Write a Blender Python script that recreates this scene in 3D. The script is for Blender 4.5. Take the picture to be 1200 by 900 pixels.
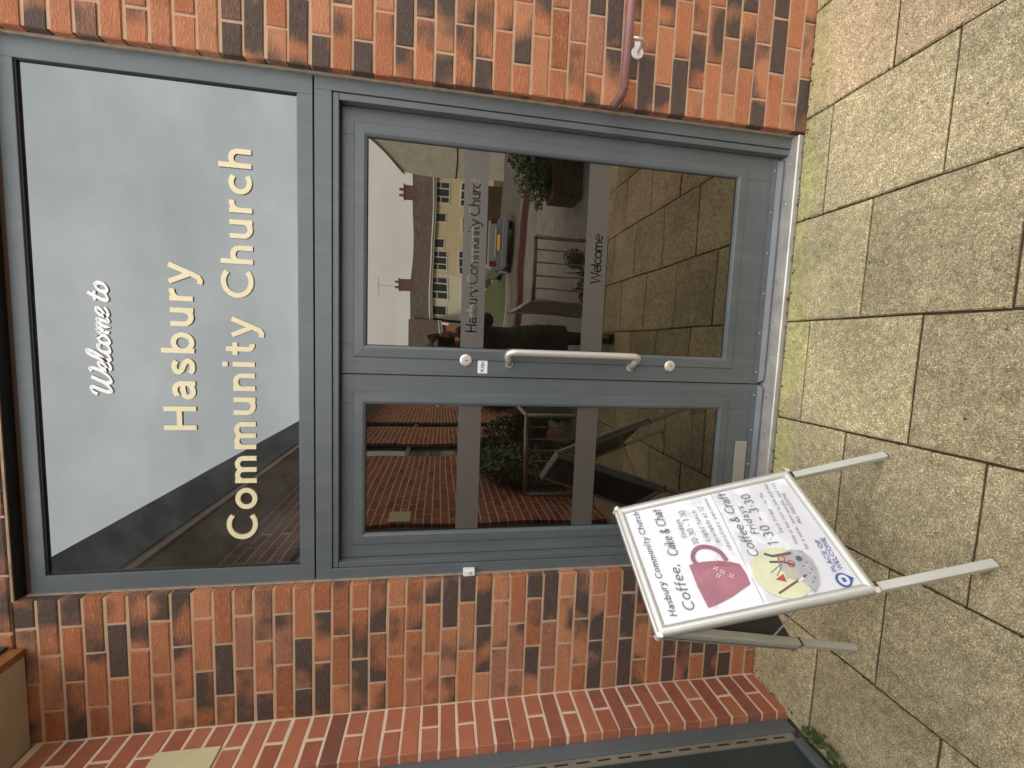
import bpy, math, random
from mathutils import Vector, Matrix, noise
random.seed(7)
S = bpy.context.scene
C = S.collection
for o in list(bpy.data.objects): bpy.data.objects.remove(o)
R = math.radians

# ------------------------------------------------------------------ camera (phone held on its side: up in the place is left in the picture)
cam = bpy.data.cameras.new('camera'); co = bpy.data.objects.new('camera', cam); C.objects.link(co)
cam.sensor_fit = 'HORIZONTAL'; cam.sensor_width = 36; cam.lens = 36*501.14/1200
cam.clip_start = 0.02; cam.clip_end = 600
CP = Vector((1.01933, -1.77322, 1.54589))
cx_, cy_, cz_ = Vector((.0383463, -.1607137, -.9862559)), Vector((.9949855, .0973824, .0228169)), Vector((.0923770, -.9821852, .1636420))
M = Matrix((cx_, cy_, cz_)).transposed().to_4x4(); M.translation = CP
co.matrix_world = M
S.camera = co

# ------------------------------------------------------------------ overcast sky, soft sun
SUN_EL, SUN_AZ = R(40), R(-28)            # azimuth clockwise from +Y
w = bpy.data.worlds.new('World'); S.world = w; w.use_nodes = True
nt = w.node_tree; nt.nodes.clear()
def N(nt, t, **k):
    n = nt.nodes.new(t)
    for a, b in k.items(): setattr(n, a, b)
    return n
sky = N(nt, 'ShaderNodeTexSky', sky_type='NISHITA', sun_disc=False, sun_elevation=SUN_EL, sun_rotation=SUN_AZ)
tc = N(nt, 'ShaderNodeTexCoord')
mp = N(nt, 'ShaderNodeMapping'); mp.inputs['Scale'].default_value = (1, 1, 2.6)
ns = N(nt, 'ShaderNodeTexNoise'); ns.inputs['Scale'].default_value = 2.3; ns.inputs['Detail'].default_value = 5; ns.inputs['Roughness'].default_value = .52
cr = N(nt, 'ShaderNodeValToRGB')
cr.color_ramp.elements[0].position = .30; cr.color_ramp.elements[0].color = (16, 16.2, 16.5, 1)
cr.color_ramp.elements[1].position = .62; cr.color_ramp.elements[1].color = (21.5, 21.4, 21.2, 1)
mx = N(nt, 'ShaderNodeMix', data_type='RGBA'); mx.inputs[0].default_value = .93
bg = N(nt, 'ShaderNodeBackground'); bg.inputs['Strength'].default_value = .1
out = N(nt, 'ShaderNodeOutputWorld')
L = nt.links.new
L(tc.outputs['Generated'], mp.inputs[0]); L(mp.outputs[0], ns.inputs['Vector']); L(ns.outputs['Fac'], cr.inputs[0])
L(sky.outputs[0], mx.inputs[6]); L(cr.outputs[0], mx.inputs[7]); L(mx.outputs[2], bg.inputs['Color']); L(bg.outputs[0], out.inputs[0])
sl = bpy.data.lights.new('sun', 'SUN'); so = bpy.data.objects.new('sun', sl); C.objects.link(so)
sl.energy = 4.2; sl.angle = R(12); sl.color = (1, .96, .9)
sd = Vector((math.sin(SUN_AZ)*math.cos(SUN_EL), math.cos(SUN_AZ)*math.cos(SUN_EL), math.sin(SUN_EL)))
so.rotation_euler = sd.to_track_quat('Z', 'Y').to_euler(); so.location = sd*30
S.view_settings.view_transform = 'Standard'; S.view_settings.look = 'None'
S.view_settings.exposure = .36; S.view_settings.gamma = 1
S.render.engine = 'CYCLES'
S.cycles.max_bounces = 8; S.cycles.diffuse_bounces = 4; S.cycles.glossy_bounces = 5

# ------------------------------------------------------------------ materials
class Mat:
    def __init__(s, name):
        s.m = bpy.data.materials.new(name); s.m.use_nodes = True; s.nt = s.m.node_tree
        s.b = s.nt.nodes['Principled BSDF']; s.o = s.nt.nodes['Material Output']
    def n(s, t, **k): return N(s.nt, t, **k)
    def l(s, a, b): s.nt.links.new(a, b)
    def coords(s, kind='Object', scale=(1, 1, 1)):
        t = s.n('ShaderNodeTexCoord'); m = s.n('ShaderNodeMapping'); m.inputs['Scale'].default_value = scale
        s.l(t.outputs[kind], m.inputs[0]); return m.outputs[0]
    def noise(s, vec, scale, detail=4, rough=.55, w=None):
        n = s.n('ShaderNodeTexNoise'); n.inputs['Scale'].default_value = scale; n.inputs['Detail'].default_value = detail
        n.inputs['Roughness'].default_value = rough
        if vec is not None: s.l(vec, n.inputs['Vector'])
        return n.outputs['Fac']
    def ramp(s, f, *stops):
        r = s.n('ShaderNodeValToRGB'); e = r.color_ramp.elements
        while len(e) < len(stops): e.new(.5)
        for i, (p, c) in enumerate(stops):
            e[i].position = p; e[i].color = (c if isinstance(c, tuple) else (c, c, c)) + (1,)
        s.l(f, r.inputs[0]); return r.outputs[0]
    def mix(s, f, a, b, mode='MIX'):
        m = s.n('ShaderNodeMix', data_type='RGBA', blend_type=mode)
        for i, v in ((0, f), (6, a), (7, b)):
            if isinstance(v, (int, float)): m.inputs[i].default_value = v
            elif isinstance(v, tuple): m.inputs[i].default_value = v + (1,)
            else: s.l(v, m.inputs[i])
        return m.outputs[2]
    def math(s, op, a, b=0.):
        m = s.n('ShaderNodeMath', operation=op)
        for i, v in ((0, a), (1, b)):
            if isinstance(v, (int, float)): m.inputs[i].default_value = v
            else: s.l(v, m.inputs[i])
        return m.outputs[0]
    def bump(s, h, strength=.3, dist=.002):
        b = s.n('ShaderNodeBump'); b.inputs['Strength'].default_value = strength; b.inputs['Distance'].default_value = dist
        s.l(h, b.inputs['Height']); s.l(b.outputs[0], s.b.inputs['Normal']); return b
    def set(s, **k):
        for a, v in k.items():
            i = s.b.inputs[a.replace('_', ' ')]
            if isinstance(v, (int, float)): i.default_value = v
            elif isinstance(v, tuple): i.default_value = v + (1,)
            else: s.l(v, i)
        return s

def simple(name, col, rough=.5, metal=0., var=.12, scale=8, bump=0., bscale=60, spec=None):
    a = Mat(name); v = a.coords(); f = a.noise(v, scale, 5)
    lo = tuple(c*(1-var) for c in col); hi = tuple(min(1, c*(1+var)) for c in col)
    a.set(Base_Color=a.ramp(f, (.3, lo), (.7, hi)), Metallic=metal)
    a.set(Roughness=a.math('ADD', a.math('MULTIPLY', a.noise(v, scale*3, 3), .15), rough-.07))
    if spec is not None: a.set(Specular_IOR_Level=spec)
    if bump: a.bump(a.noise(v, bscale, 3), bump, .002)
    return a.m

def rnd_of(a):
    oi = a.n('ShaderNodeObjectInfo'); at = a.n('ShaderNodeAttribute', attribute_name='rnd')
    return a.math('FRACT', a.math('ADD', oi.outputs['Random'], at.outputs['Fac']))
def vec_off(a, v, r, k=(137., 59., 83.)):
    c = a.n('ShaderNodeCombineXYZ')
    for i in range(3): a.l(a.math('MULTIPLY', r, k[i]), c.inputs[i])
    m = a.n('ShaderNodeVectorMath', operation='ADD'); a.l(v, m.inputs[0]); a.l(c.outputs[0], m.inputs[1]); return m.outputs[0]

def brick_mat(name, stops, burnt=.0, rustic=.6, pale=(.60, .33, .19)):
    a = Mat(name); r = rnd_of(a); v = vec_off(a, a.coords(), r)
    base = a.ramp(r, *stops)
    n1 = a.noise(v, 22, 5, .6)
    base = a.mix(.55, base, a.mix(n1, (.55, .5, .48), (1.25, 1.2, 1.15)), 'MULTIPLY')
    # burnt charcoal patches on part of the bricks, soft-edged
    p = a.noise(v, 5.2, 2.5, .45)
    r2 = a.math('FRACT', a.math('MULTIPLY', r, 17.3))
    thr = a.math('SUBTRACT', a.math('ADD', p, a.math('MULTIPLY', r2, .40)), 1-burnt)
    pf = a.ramp(a.math('MULTIPLY', thr, 7), (0, 0.), (1, 1.))
    dk = a.mix(a.noise(v, 60, 4), (.042, .037, .035), (.11, .088, .074))
    base = a.mix(a.math('MULTIPLY', pf, .93), base, dk)
    mp = a.n('ShaderNodeMapping'); mp.inputs['Scale'].default_value = (46, 110, 130); a.l(v, mp.inputs[0])
    st = a.noise(mp.outputs[0], 1.3, 4, .65)
    base = a.mix(a.math('MULTIPLY', a.ramp(st, (.52, 0.), (.66, .45 if rustic > .5 else .25)), a.math('SUBTRACT', 1., a.math('MULTIPLY', pf, .85))), base, pale, 'MIX')
    sp = a.n('ShaderNodeTexVoronoi'); sp.inputs['Scale'].default_value = 42; a.l(v, sp.inputs['Vector'])
    base = a.mix(a.ramp(sp.outputs['Distance'], (.035, .75), (.06, 0.)), base, (.7, .6, .5))
    a.set(Base_Color=base, Roughness=.82, Specular_IOR_Level=.3)
    h = a.math('ADD', a.math('MULTIPLY', a.ramp(st, (.35, 0.), (.65, 1.)), .6), a.math('MULTIPLY', a.noise(v, 300, 3), .35))
    a.bump(h, rustic, .0045)
    return a.m
M_brick = brick_mat('rustic_brick', [(0., (.36, .125, .055)), (.25, (.54, .21, .098)), (.5, (.45, .16, .075)), (.75, (.58, .255, .13)), (1., (.36, .16, .095))], burnt=.325, rustic=.9)
M_redbrick = brick_mat('smooth_red_brick', [(0., (.40, .145, .085)), (.35, (.46, .17, .095)), (.7, (.36, .12, .07)), (.93, (.30, .11, .075)), (1., (.19, .08, .06))], burnt=.02, rustic=.25, pale=(.36, .13, .08))

def mortar(name, c1, c2):
    a = Mat(name); v = a.coords()
    a.set(Base_Color=a.mix(a.noise(v, 14, 6, .7), c1, c2), Roughness=.95); a.bump(a.noise(v, 300, 3), .5, .002); return a.m
M_mortar = mortar('buff_mortar', (.44, .28, .175), (.64, .44, .29))
M_mortar2 = mortar('pale_mortar', (.64, .50, .36), (.78, .64, .49))

def slab_mat(name, c1, c2, c3):
    a = Mat(name); r = rnd_of(a); v0 = a.coords(); v = vec_off(a, v0, r)
    base = a.mix(a.noise(v, 5, 4, .6), c1, c2)
    tone = a.ramp(r, (0, (.80, .79, .74)), (.5, (1.02, 1., .96)), (1, (1.12, 1.12, 1.02)))
    base = a.mix(1., base, tone, 'MULTIPLY')
    # exposed aggregate: small pale and dark grains
    vo = a.n('ShaderNodeTexVoronoi'); vo.inputs['Scale'].default_value = 330; a.l(v, vo.inputs['Vector'])
    sv = a.n('ShaderNodeSeparateColor'); a.l(vo.outputs['Color'], sv.inputs[0])
    g = a.ramp(sv.outputs[0], (0, (.42, .42, .38)), (.45, (.9, .9, .88)), (.8, (1.18, 1.15, 1.08)), (.97, (2.3, 2.25, 2.1)))
    base = a.mix(.5, base, g, 'MULTIPLY')
    fine = a.noise(v, 215, 4, .8)
    GR = a.ramp(fine, (.37, .30), (.63, 1.7))
    geo = a.n('ShaderNodeNewGeometry'); sx = a.n('ShaderNodeSeparateXYZ'); a.l(geo.outputs['Position'], sx.inputs[0])
    # algae growing against the door step and wall foot
    ny = a.math('ADD', sx.outputs[1], a.math('MULTIPLY', a.noise(geo.outputs['Position'], 6, 4), .22))
    al = a.ramp(a.math('ADD', ny, .02), (-.06, 0.), (.07, 1.))
    al = a.math('MULTIPLY', al, a.ramp(a.noise(geo.outputs['Position'], 3.1, 3), (.32, .3), (.6, .85)))
    base = a.mix(al, base, c3)
    base = a.mix(.75, base, GR, 'MULTIPLY')
    md = a.noise(v, 34, 5, .7); base = a.mix(.7, base, a.ramp(md, (.34, .62), (.66, 1.32)), 'MULTIPLY')
    st = a.ramp(a.noise(geo.outputs['Position'], 1.6, 5, .6), (.33, (.60, .61, .58)), (.66, (1.12, 1.1, 1.04)))
    base = a.mix(.8, base, st, 'MULTIPLY')
    a.set(Base_Color=base, Roughness=.88, Specular_IOR_Level=.25)
    a.bump(a.math('ADD', a.math('MULTIPLY', vo.outputs['Distance'], 1.), fine), .7, .003)
    return a.m
M_slab = slab_mat('buff_concrete_slab', (.49, .425, .285), (.61, .53, .365), (.58, .55, .24))
M_slabp = slab_mat('pink_concrete_slab', (.55, .43, .30), (.65, .52, .37), (.55, .49, .24))
M_joint = simple('dirty_sand_joint', (.075, .052, .026), .95, var=.4, scale=30)
M_grey = simple('grey_powder_coat', (.114, .132, .141), .33, var=.07, scale=3, bump=.04, bscale=900)
M_greyd = simple('grey_door_coat', (.108, .124, .132), .33, var=.09, scale=4, bump=.04, bscale=900)
for _m in (M_grey, M_greyd):
    _t = _m.node_tree; _b = _t.nodes['Principled BSDF']; _src = _b.inputs['Base Color'].links[0].from_socket
    _c = _t.nodes.new('ShaderNodeTexCoord'); _p = _t.nodes.new('ShaderNodeMapping'); _p.inputs['Scale'].default_value = (14, 14, 1.1); _n = _t.nodes.new('ShaderNodeTexNoise'); _n.inputs['Detail'].default_value = 6; _n.inputs['Scale'].default_value = 1.6
    _r = _t.nodes.new('ShaderNodeValToRGB'); _r.color_ramp.elements[0].position = .5; _r.color_ramp.elements[0].color = (0, 0, 0, 1); _r.color_ramp.elements[1].position = .78; _r.color_ramp.elements[1].color = (.2, .2, .2, 1)
    _v = _t.nodes.new('ShaderNodeTexVoronoi'); _v.inputs['Scale'].default_value = 34; _q = _t.nodes.new('ShaderNodeValToRGB'); _q.color_ramp.elements[0].position = .03; _q.color_ramp.elements[0].color = (.35, .35, .35, 1); _q.color_ramp.elements[1].position = .06; _q.color_ramp.elements[1].color = (0, 0, 0, 1)
    _a = _t.nodes.new('ShaderNodeMath'); _a.operation = 'ADD'; _x = _t.nodes.new('ShaderNodeMix'); _x.data_type = 'RGBA'; _x.inputs[7].default_value = (.24, .235, .215, 1)
    _k = _t.links.new; _k(_c.outputs['Object'], _p.inputs[0]); _k(_p.outputs[0], _n.inputs['Vector']); _k(_n.outputs['Fac'], _r.inputs[0]); _k(_c.outputs['Object'], _v.inputs['Vector']); _k(_v.outputs['Distance'], _q.inputs[0])
    _k(_r.outputs[0], _a.inputs[0]); _k(_q.outputs[0], _a.inputs[1]); _k(_a.outputs[0], _x.inputs[0]); _k(_src, _x.inputs[6]); _k(_x.outputs[2], _b.inputs['Base Color'])
M_rubber = simple('black_gasket', (.012, .012, .012), .6)
M_seal = simple('beige_sealant', (.30, .245, .19), .8, var=.25, scale=20)
M_steel = simple('rusty_cream_lintel', (.30, .20, .12), .7, var=.4, scale=12)
M_alu = simple('satin_aluminium', (.66, .66, .62), .34, .4, var=.05, scale=10)
M_thr = simple('worn_aluminium_threshold', (.62, .59, .55), .42, .55, var=.2, scale=9)
M_plate = simple('matt_aluminium_plate', (.40, .38, .33), .5, .35, var=.08)
M_bar = simple('pale_grey_drip_bar', (.17, .18, .195), .4, .2, var=.08)
M_chrome = simple('brushed_steel_handle', (.72, .68, .62), .30, .45, var=.05, scale=20)
M_screw = simple('bright_screw', (.65, .62, .56), .35, .6)
M_cream = simple('cream_acrylic_letter', (.80, .70, .45), .45, var=.03)
M_white = simple('white_acrylic_letter', (.84, .84, .82), .4, var=.02)
M_black = simple('black_plastic', (.02, .02, .021), .4)
M_wood = simple('varnished_orange_timber', (.27, .105, .035), .5, var=.35, scale=14)
M_felt = simple('dark_roofing_felt', (.05, .052, .05), .85, var=.4, scale=5)
M_soffit = simple('cream_soffit_board', (.52, .46, .35), .7, var=.07)
M_plaque = simple('cream_plaque', (.62, .55, .33), .5, var=.05)
M_dark = simple('dark_grey_door_panel', (.035, .045, .048), .32, var=.15)
M_brush = simple('aluminium_brush_strip', (.28, .255, .20), .45, .3, var=.15)
M_pipe = simple('mauve_coated_rail', (.31, .14, .13), .35, var=.08)
M_pipec = simple('brown_rail_cap', (.17, .08, .06), .5, var=.1)
M_galv = simple('galvanised_steel', (.42, .40, .37), .45, .5, var=.15, scale=25)
M_concrete = simple('grey_concrete', (.20, .185, .16), .9, var=.2, scale=3, bump=.3)
M_road = simple('worn_asphalt', (.13, .115, .10), .9, var=.25, scale=2, bump=.3)
M_kerb = simple('dark_red_kerb', (.10, .03, .026), .8, var=.2)
M_kerbl = simple('pale_kerb_edge', (.34, .28, .24), .8, var=.2)
M_grass = simple('rough_grass', (.085, .11, .03), .95, var=.5, scale=8, bump=1., bscale=30)
M_leaf = simple('green_leaf', (.07, .11, .03), .55, var=.5, scale=20)
M_leaf2 = simple('autumn_leaf', (.13, .10, .03), .55, var=.5, scale=20)
M_weed = simple('weed_leaf', (.085, .13, .035), .5, var=.35, scale=60)
M_moss = simple('joint_moss', (.07, .075, .02), .95, var=.4)
M_stem = simple('brown_stem', (.08, .05, .03), .9)
M_render = simple('cream_house_render', (.74, .60, .42), .9, var=.06, scale=2)
M_render2 = simple('pale_cream_render', (.80, .76, .62), .9, var=.05, scale=2)
M_dash = simple('grey_pebbledash', (.42, .39, .33), .95, var=.12, scale=3, bump=.6, bscale=20)
M_tile = simple('brown_roof_tile', (.115, .085, .07), .9, var=.3, scale=2)
M_chim = simple('chimney_brick', (.20, .10, .07), .9, var=.3)
M_upvc = simple('white_window_plastic', (.75, .75, .72), .4)
M_winglass = simple('house_window_glass', (.06, .065, .07), .08)
M_carp = simple('steel_blue_car_paint', (.30, .335, .37), .2, .6, var=.05)
M_carg = simple('car_glass', (.02, .022, .025), .05)
M_red = simple('red_lamp', (.10, .02, .018), .2)
M_yel = simple('yellow_plate', (.75, .52, .06), .4)
M_coat = simple('black_quilted_nylon', (.012, .010, .010), .6, var=.2)
M_trouser = simple('black_trouser_cloth', (.02, .019, .02), .85)
M_skin = simple('skin', (.50, .30, .21), .5, var=.05)
M_hair = simple('brown_hair', (.11, .052, .028), .5, var=.4, scale=60)
M_paper = simple('white_poster_paper', (.74, .74, .79), .35, var=.02, scale=3)
M_ink = simple('grey_black_ink', (.11, .105, .115), .6)
M_ink2 = simple('pale_grey_ink', (.22, .22, .26), .6)
M_blue = simple('blue_print', (.045, .10, .36), .5)
M_pink = simple('pink_mug_print', (.42, .165, .215), .45, var=.16, scale=14)
M_pinkd = simple('dark_pink_print', (.36, .15, .19), .45, var=.2, scale=14)
M_yello = simple('pale_yellow_print', (.70, .70, .47), .5)
M_grn = simple('grey_print', (.42, .42, .45), .5, var=.2, scale=40)
M_tan = simple('tan_print', (.50, .49, .36), .5)
M_redp = simple('red_print', (.50, .07, .05), .5)
M_brownp = simple('brown_print', (.22, .08, .07), .5)
M_bface = simple('black_board_back', (.045, .043, .046), .4)
M_orange = simple('orange_brick_far', (.40, .20, .08), .9, var=.3)

a = Mat('worn_chalk'); v = a.coords(); tr = a.n('ShaderNodeBsdfTransparent'); mx = a.n('ShaderNodeMixShader')
a.set(Base_Color=(.62, .60, .52), Roughness=.9); a.l(a.ramp(a.noise(v, 160, 3, .8), (.5, 0.), (.62, .75)), mx.inputs[0]); a.l(tr.outputs[0], mx.inputs[1]); a.l(a.b.outputs[0], mx.inputs[2]); a.l(mx.outputs[0], a.o.inputs[0]); M_chalk = a.m
def glass(name, tint, refl, base, wav=.0):
    a = Mat(name); v = a.coords('Object')
    g = a.n('ShaderNodeBsdfGlossy'); g.inputs['Roughness'].default_value = .0; g.inputs['Color'].default_value = tint+(1,)
    d = a.n('ShaderNodeBsdfDiffuse'); d.inputs['Color'].default_value = base+(1,)
    fr = a.n('ShaderNodeFresnel'); fr.inputs['IOR'].default_value = 1.5
    f = a.math('ADD', a.math('MULTIPLY', fr.outputs[0], .9), refl)
    mx = a.n('ShaderNodeMixShader'); a.l(f, mx.inputs[0]); a.l(d.outputs[0], mx.inputs[1]); a.l(g.outputs[0], mx.inputs[2])
    if wav:
        b = a.n('ShaderNodeBump'); b.inputs['Strength'].default_value = 1; b.inputs['Distance'].default_value = wav
        a.l(a.noise(v, 2.2, 1), b.inputs['Height']); a.l(b.outputs[0], g.inputs['Normal'])
    a.l(mx.outputs[0], a.o.inputs[0]); return a.m
def dust(m, lo, hi):
    nt_ = m.node_tree; d = [n for n in nt_.nodes if n.type == 'BSDF_DIFFUSE'][0]; t = nt_.nodes.new('ShaderNodeTexCoord'); n = nt_.nodes.new('ShaderNodeTexNoise'); n.inputs['Scale'].default_value = 3.5; n.inputs['Detail'].default_value = 8; n.inputs['Roughness'].default_value = .7
    r = nt_.nodes.new('ShaderNodeValToRGB'); r.color_ramp.elements[0].position = .42; r.color_ramp.elements[0].color = lo+(1,); r.color_ramp.elements[1].position = .75; r.color_ramp.elements[1].color = hi+(1,)
    nt_.links.new(t.outputs['Object'], n.inputs['Vector']); nt_.links.new(n.outputs['Fac'], r.inputs[0]); nt_.links.new(r.outputs[0], d.inputs['Color'])
M_glassD = glass('bronze_reflective_glass', (1, .92, .78), .125, (.004, .003, .002), .0019)
M_glassS = glass('dark_sign_glass', (.90, .955, .935), .14, (.020, .022, .022), .0006)
dust(M_glassS, (.018, .02, .02), (.075, .078, .072)); dust(M_glassD, (.003, .0025, .002), (.012, .011, .009))
a = Mat('frosted_film'); v = a.coords()
a.set(Base_Color=a.mix(a.noise(v, 6, 3), (.075, .066, .056), (.085, .076, .065)), Roughness=.42, Specular_IOR_Level=.9); M_frost = a.m

# ------------------------------------------------------------------ builders
class MB:
    def __init__(s): s.v = []; s.f = []; s.r = []; s.cur = 0.
    def add(s, vs, fs):
        b = len(s.v); s.v += [tuple(x) for x in vs]; s.f += [tuple(b+i for i in f) for f in fs]; s.r += [s.cur]*len(fs); return s
    def box(s, x0, x1, y0, y1, z0, z1, T=None):
        vs = [(x0, y0, z0), (x1, y0, z0), (x1, y1, z0), (x0, y1, z0), (x0, y0, z1), (x1, y0, z1), (x1, y1, z1), (x0, y1, z1)]
        if T: vs = [T(*q) for q in vs]
        return s.add(vs, [(0, 3, 2, 1), (4, 5, 6, 7), (0, 1, 5, 4), (1, 2, 6, 5), (2, 3, 7, 6), (3, 0, 4, 7)])
    def tube(s, pts, r, n=10, cap=True):
        pts = [Vector(q) for q in pts]; rs = r if isinstance(r, (list, tuple)) else [r]*len(pts)
        rings = []; up = None
        for i, q in enumerate(pts):
            d = (pts[min(i+1, len(pts)-1)]-pts[max(i-1, 0)]).normalized()
            if up is None: up = Vector((0, 0, 1)) if abs(d.z) < .9 else Vector((1, 0, 0))
            a = d.cross(up).normalized(); b = a.cross(d).normalized(); up = b
            rings.append([q+(a*math.cos(t)+b*math.sin(t))*rs[i] for t in [2*math.pi*k/n for k in range(n)]])
        vs = [x for g in rings for x in g]; fs = []
        for i in range(len(pts)-1):
            for k in range(n): fs.append((i*n+k, i*n+(k+1) % n, (i+1)*n+(k+1) % n, (i+1)*n+k))
        if cap: fs += [tuple(range(n))[::-1], tuple((len(pts)-1)*n+k for k in range(n))]
        return s.add(vs, fs)
    def ellipsoid(s, c, r, nu=14, nv=9, rot=None):
        vs = []; fs = []
        for j in range(nv+1):
            th = math.pi*j/nv
            for i in range(nu):
                ph = 2*math.pi*i/nu; q = Vector((r[0]*math.sin(th)*math.cos(ph), r[1]*math.sin(th)*math.sin(ph), r[2]*math.cos(th)))
                if rot: q = rot @ q
                vs.append(Vector(c)+q)
        for j in range(nv):
            for i in range(nu): fs.append((j*nu+i, (j+1)*nu+i, (j+1)*nu+(i+1) % nu, j*nu+(i+1) % nu))
        return s.add(vs, fs)
    def build(s, name, mat, parent=None, smooth=False, bevel=0, **props):
        m = bpy.data.meshes.new(name); org = Vector((0, 0, 0))
        if parent is not None: org = ORG[parent.name]
        m.from_pydata([(Vector(q)-org) for q in s.v], [], s.f); m.update()
        if mat: m.materials.append(mat)
        if any(s.r):
            at = m.attributes.new('rnd', 'FLOAT', 'FACE'); at.data.foreach_set('value', s.r)
        if smooth: m.polygons.foreach_set('use_smooth', [True]*len(m.polygons))
        o = bpy.data.objects.new(name, m); C.objects.link(o)
        if parent is not None: o.parent = parent
        ORG[o.name] = org
        if bevel:
            b = o.modifiers.new('bevel', 'BEVEL'); b.width = bevel; b.segments = 2; b.limit_method = 'ANGLE'
        for k, v in props.items(): o[k] = v
        return o
ORG = {}
def thing(name, label, cat, loc=(0, 0, 0), group=None, kind=None):
    o = bpy.data.objects.new(name, None); C.objects.link(o); o.location = loc; o.empty_display_size = .1
    ORG[o.name] = Vector(loc); tag(o, label, cat, group, kind); return o
def tag(o, label=None, cat=None, group=None, kind=None):
    if label: o['label'] = label
    if cat: o['category'] = cat
    if group: o['group'] = group
    if kind: o['kind'] = kind
    return o
def place(name, mesh, loc, parent, rot=None):
    o = bpy.data.objects.new(name, mesh); C.objects.link(o); o.parent = parent; o.location = Vector(loc)-ORG[parent.name]
    if rot: o.rotation_euler = rot
    ORG[o.name] = Vector(loc); return o

# ------------------------------------------------------------------ brickwork
def brick_verts(lx, ly, lz, rn):
    """front face at y=0 (towards -Y), body to +ly; chamfered, slightly uneven arrises"""
    c = .0035; j = lambda k=.0019: rn.uniform(-k, k)
    x, z = lx/2, lz/2
    fr = [(-x+c+j(), j(.0008), -z+c+j()), (x-c+j(), j(.0008), -z+c+j()), (x-c+j(), j(.0008), z-c+j()), (-x+c+j(), j(.0008), z-c+j())]
    md = [(-x+j(), c, -z+j()), (x+j(), c, -z+j()), (x+j(), c, z+j()), (-x+j(), c, z+j())]
    bk = [(-x, ly, -z), (x, ly, -z), (x, ly, z), (-x, ly, z)]
    fs = [(0, 1, 2, 3)]
    for k in range(4):
        n = (k+1) % 4; fs += [(4+k, 4+n, n, k), (8+k, 8+n, 4+n, 4+k)]
    return fr+md+bk, fs
BR = {}
def brick_mesh(lx, ly, lz, mat, var, flip=False):
    key = (round(lx, 3), round(ly, 3), round(lz, 3), mat.name, var, flip)
    if key not in BR:
        v, f = brick_verts(lx, ly, lz, random.Random(hash((round(lx*1000), var)) & 999))
        if flip: v = [(-y, x, z) for x, y, z in v]      # front towards +X
        m = bpy.data.meshes.new('brick'); m.from_pydata(v, [], f); m.materials.append(mat); m.update(); BR[key] = m
    return BR[key]
PIT = .075; LZ = .0655
def courses(z0, z1):
    n = math.floor((41.3*PIT - z1)/PIT); res = []
    k = -60
    for k in range(-60, 100):
        zt = (41.3-k)*PIT            # joint k is the top joint of course k
        zb = zt-PIT
        if zt > z1+1e-4 or zb < z0-PIT*.7: continue
        res.append((k, zb+PIT/2))
    return res
facade = thing('brick_wall', 'rustic orange and charcoal brick wall of the church round the grey entrance doors', 'wall', (2.4, 0, 0))
W = 2.0096; XC = -.576
G = .0095
def lay(x0, x1, zc, k, maker, first_half):
    """cut a course from x0 to x1 (bond set out from x0) into bricks"""
    x = x0; sgn = 1 if x1 > x0 else -1; first = True
    while abs(x1-x) > .03:
        ln = (.1125 if (first and first_half) else .225)
        if abs(x1-x) < ln+.02: ln = abs(x1-x)+G/2
        a = x+(G/2 if not first else 0)*sgn; b = x+(ln-G/2)*sgn
        maker(min(a, b), max(a, b), zc, k); x += ln*sgn; first = False
rb = random.Random(3)
far = MB()
def fac_maker(a, b, zc, k):
    if a > 2.72 or zc > 3.25:
        far.cur = rb.random(); v, f = brick_verts(b-a, .1, LZ, rb)
        far.add([(x+(a+b)/2, y, z+zc) for x, y, z in v], f); return
    m = brick_mesh(b-a, .1, LZ, M_brick, rb.randint(0, 5))
    place('brick', m, ((a+b)/2, rb.uniform(-.0015, .0012), zc+rb.uniform(-.001, .001)), facade, (rb.uniform(-.004, .004), rb.uniform(-.004, .004), rb.uniform(-.003, .003)))
for k, zc in courses(-.05, 4.6):
    if k >= 0:
        lay(0, XC, zc, k, fac_maker, k % 2 == 0)
        lay(W, 4.6, zc, k, fac_maker, k % 2 == 0)
    else:
        lay(XC, 4.6, zc, k, fac_maker, k % 2 == 0)
far.build('brickwork', M_brick, facade, kind='stuff')
mb = MB()
D = .0045
mb.box(-.9, -D, D-.0012, .30, -.3, 3.092); mb.box(W+D, 4.6, D, .30, -.3, 3.092); mb.box(-.9, 4.6, D, .30, 3.1022, 4.6)
mb.build('mortar', M_mortar, facade)
mb = MB(); mb.box(-9, 11, .31, 11, -.4, 5.6); mb.box(4.605, 11, .02, .309, -.4, 5.6); mb.box(-9.0, 4.6, .02, .309, 4.605, 5.6)
mb.build('church_shade_mass', M_orange, facade)  # unseen mass behind the facade, added to keep the sun off the paving
mb = MB(); mb.box(-.004, W+.004, .001, .006, 3.089, 3.0975); mb.build('steel_lintel', M_steel, facade)
mb = MB(); mb.box(0, W, .0065, .30, 3.0885, 3.094); mb.build('lintel_shadow', M_rubber, facade)  # black sheet paints in the shadow under the lintel
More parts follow.
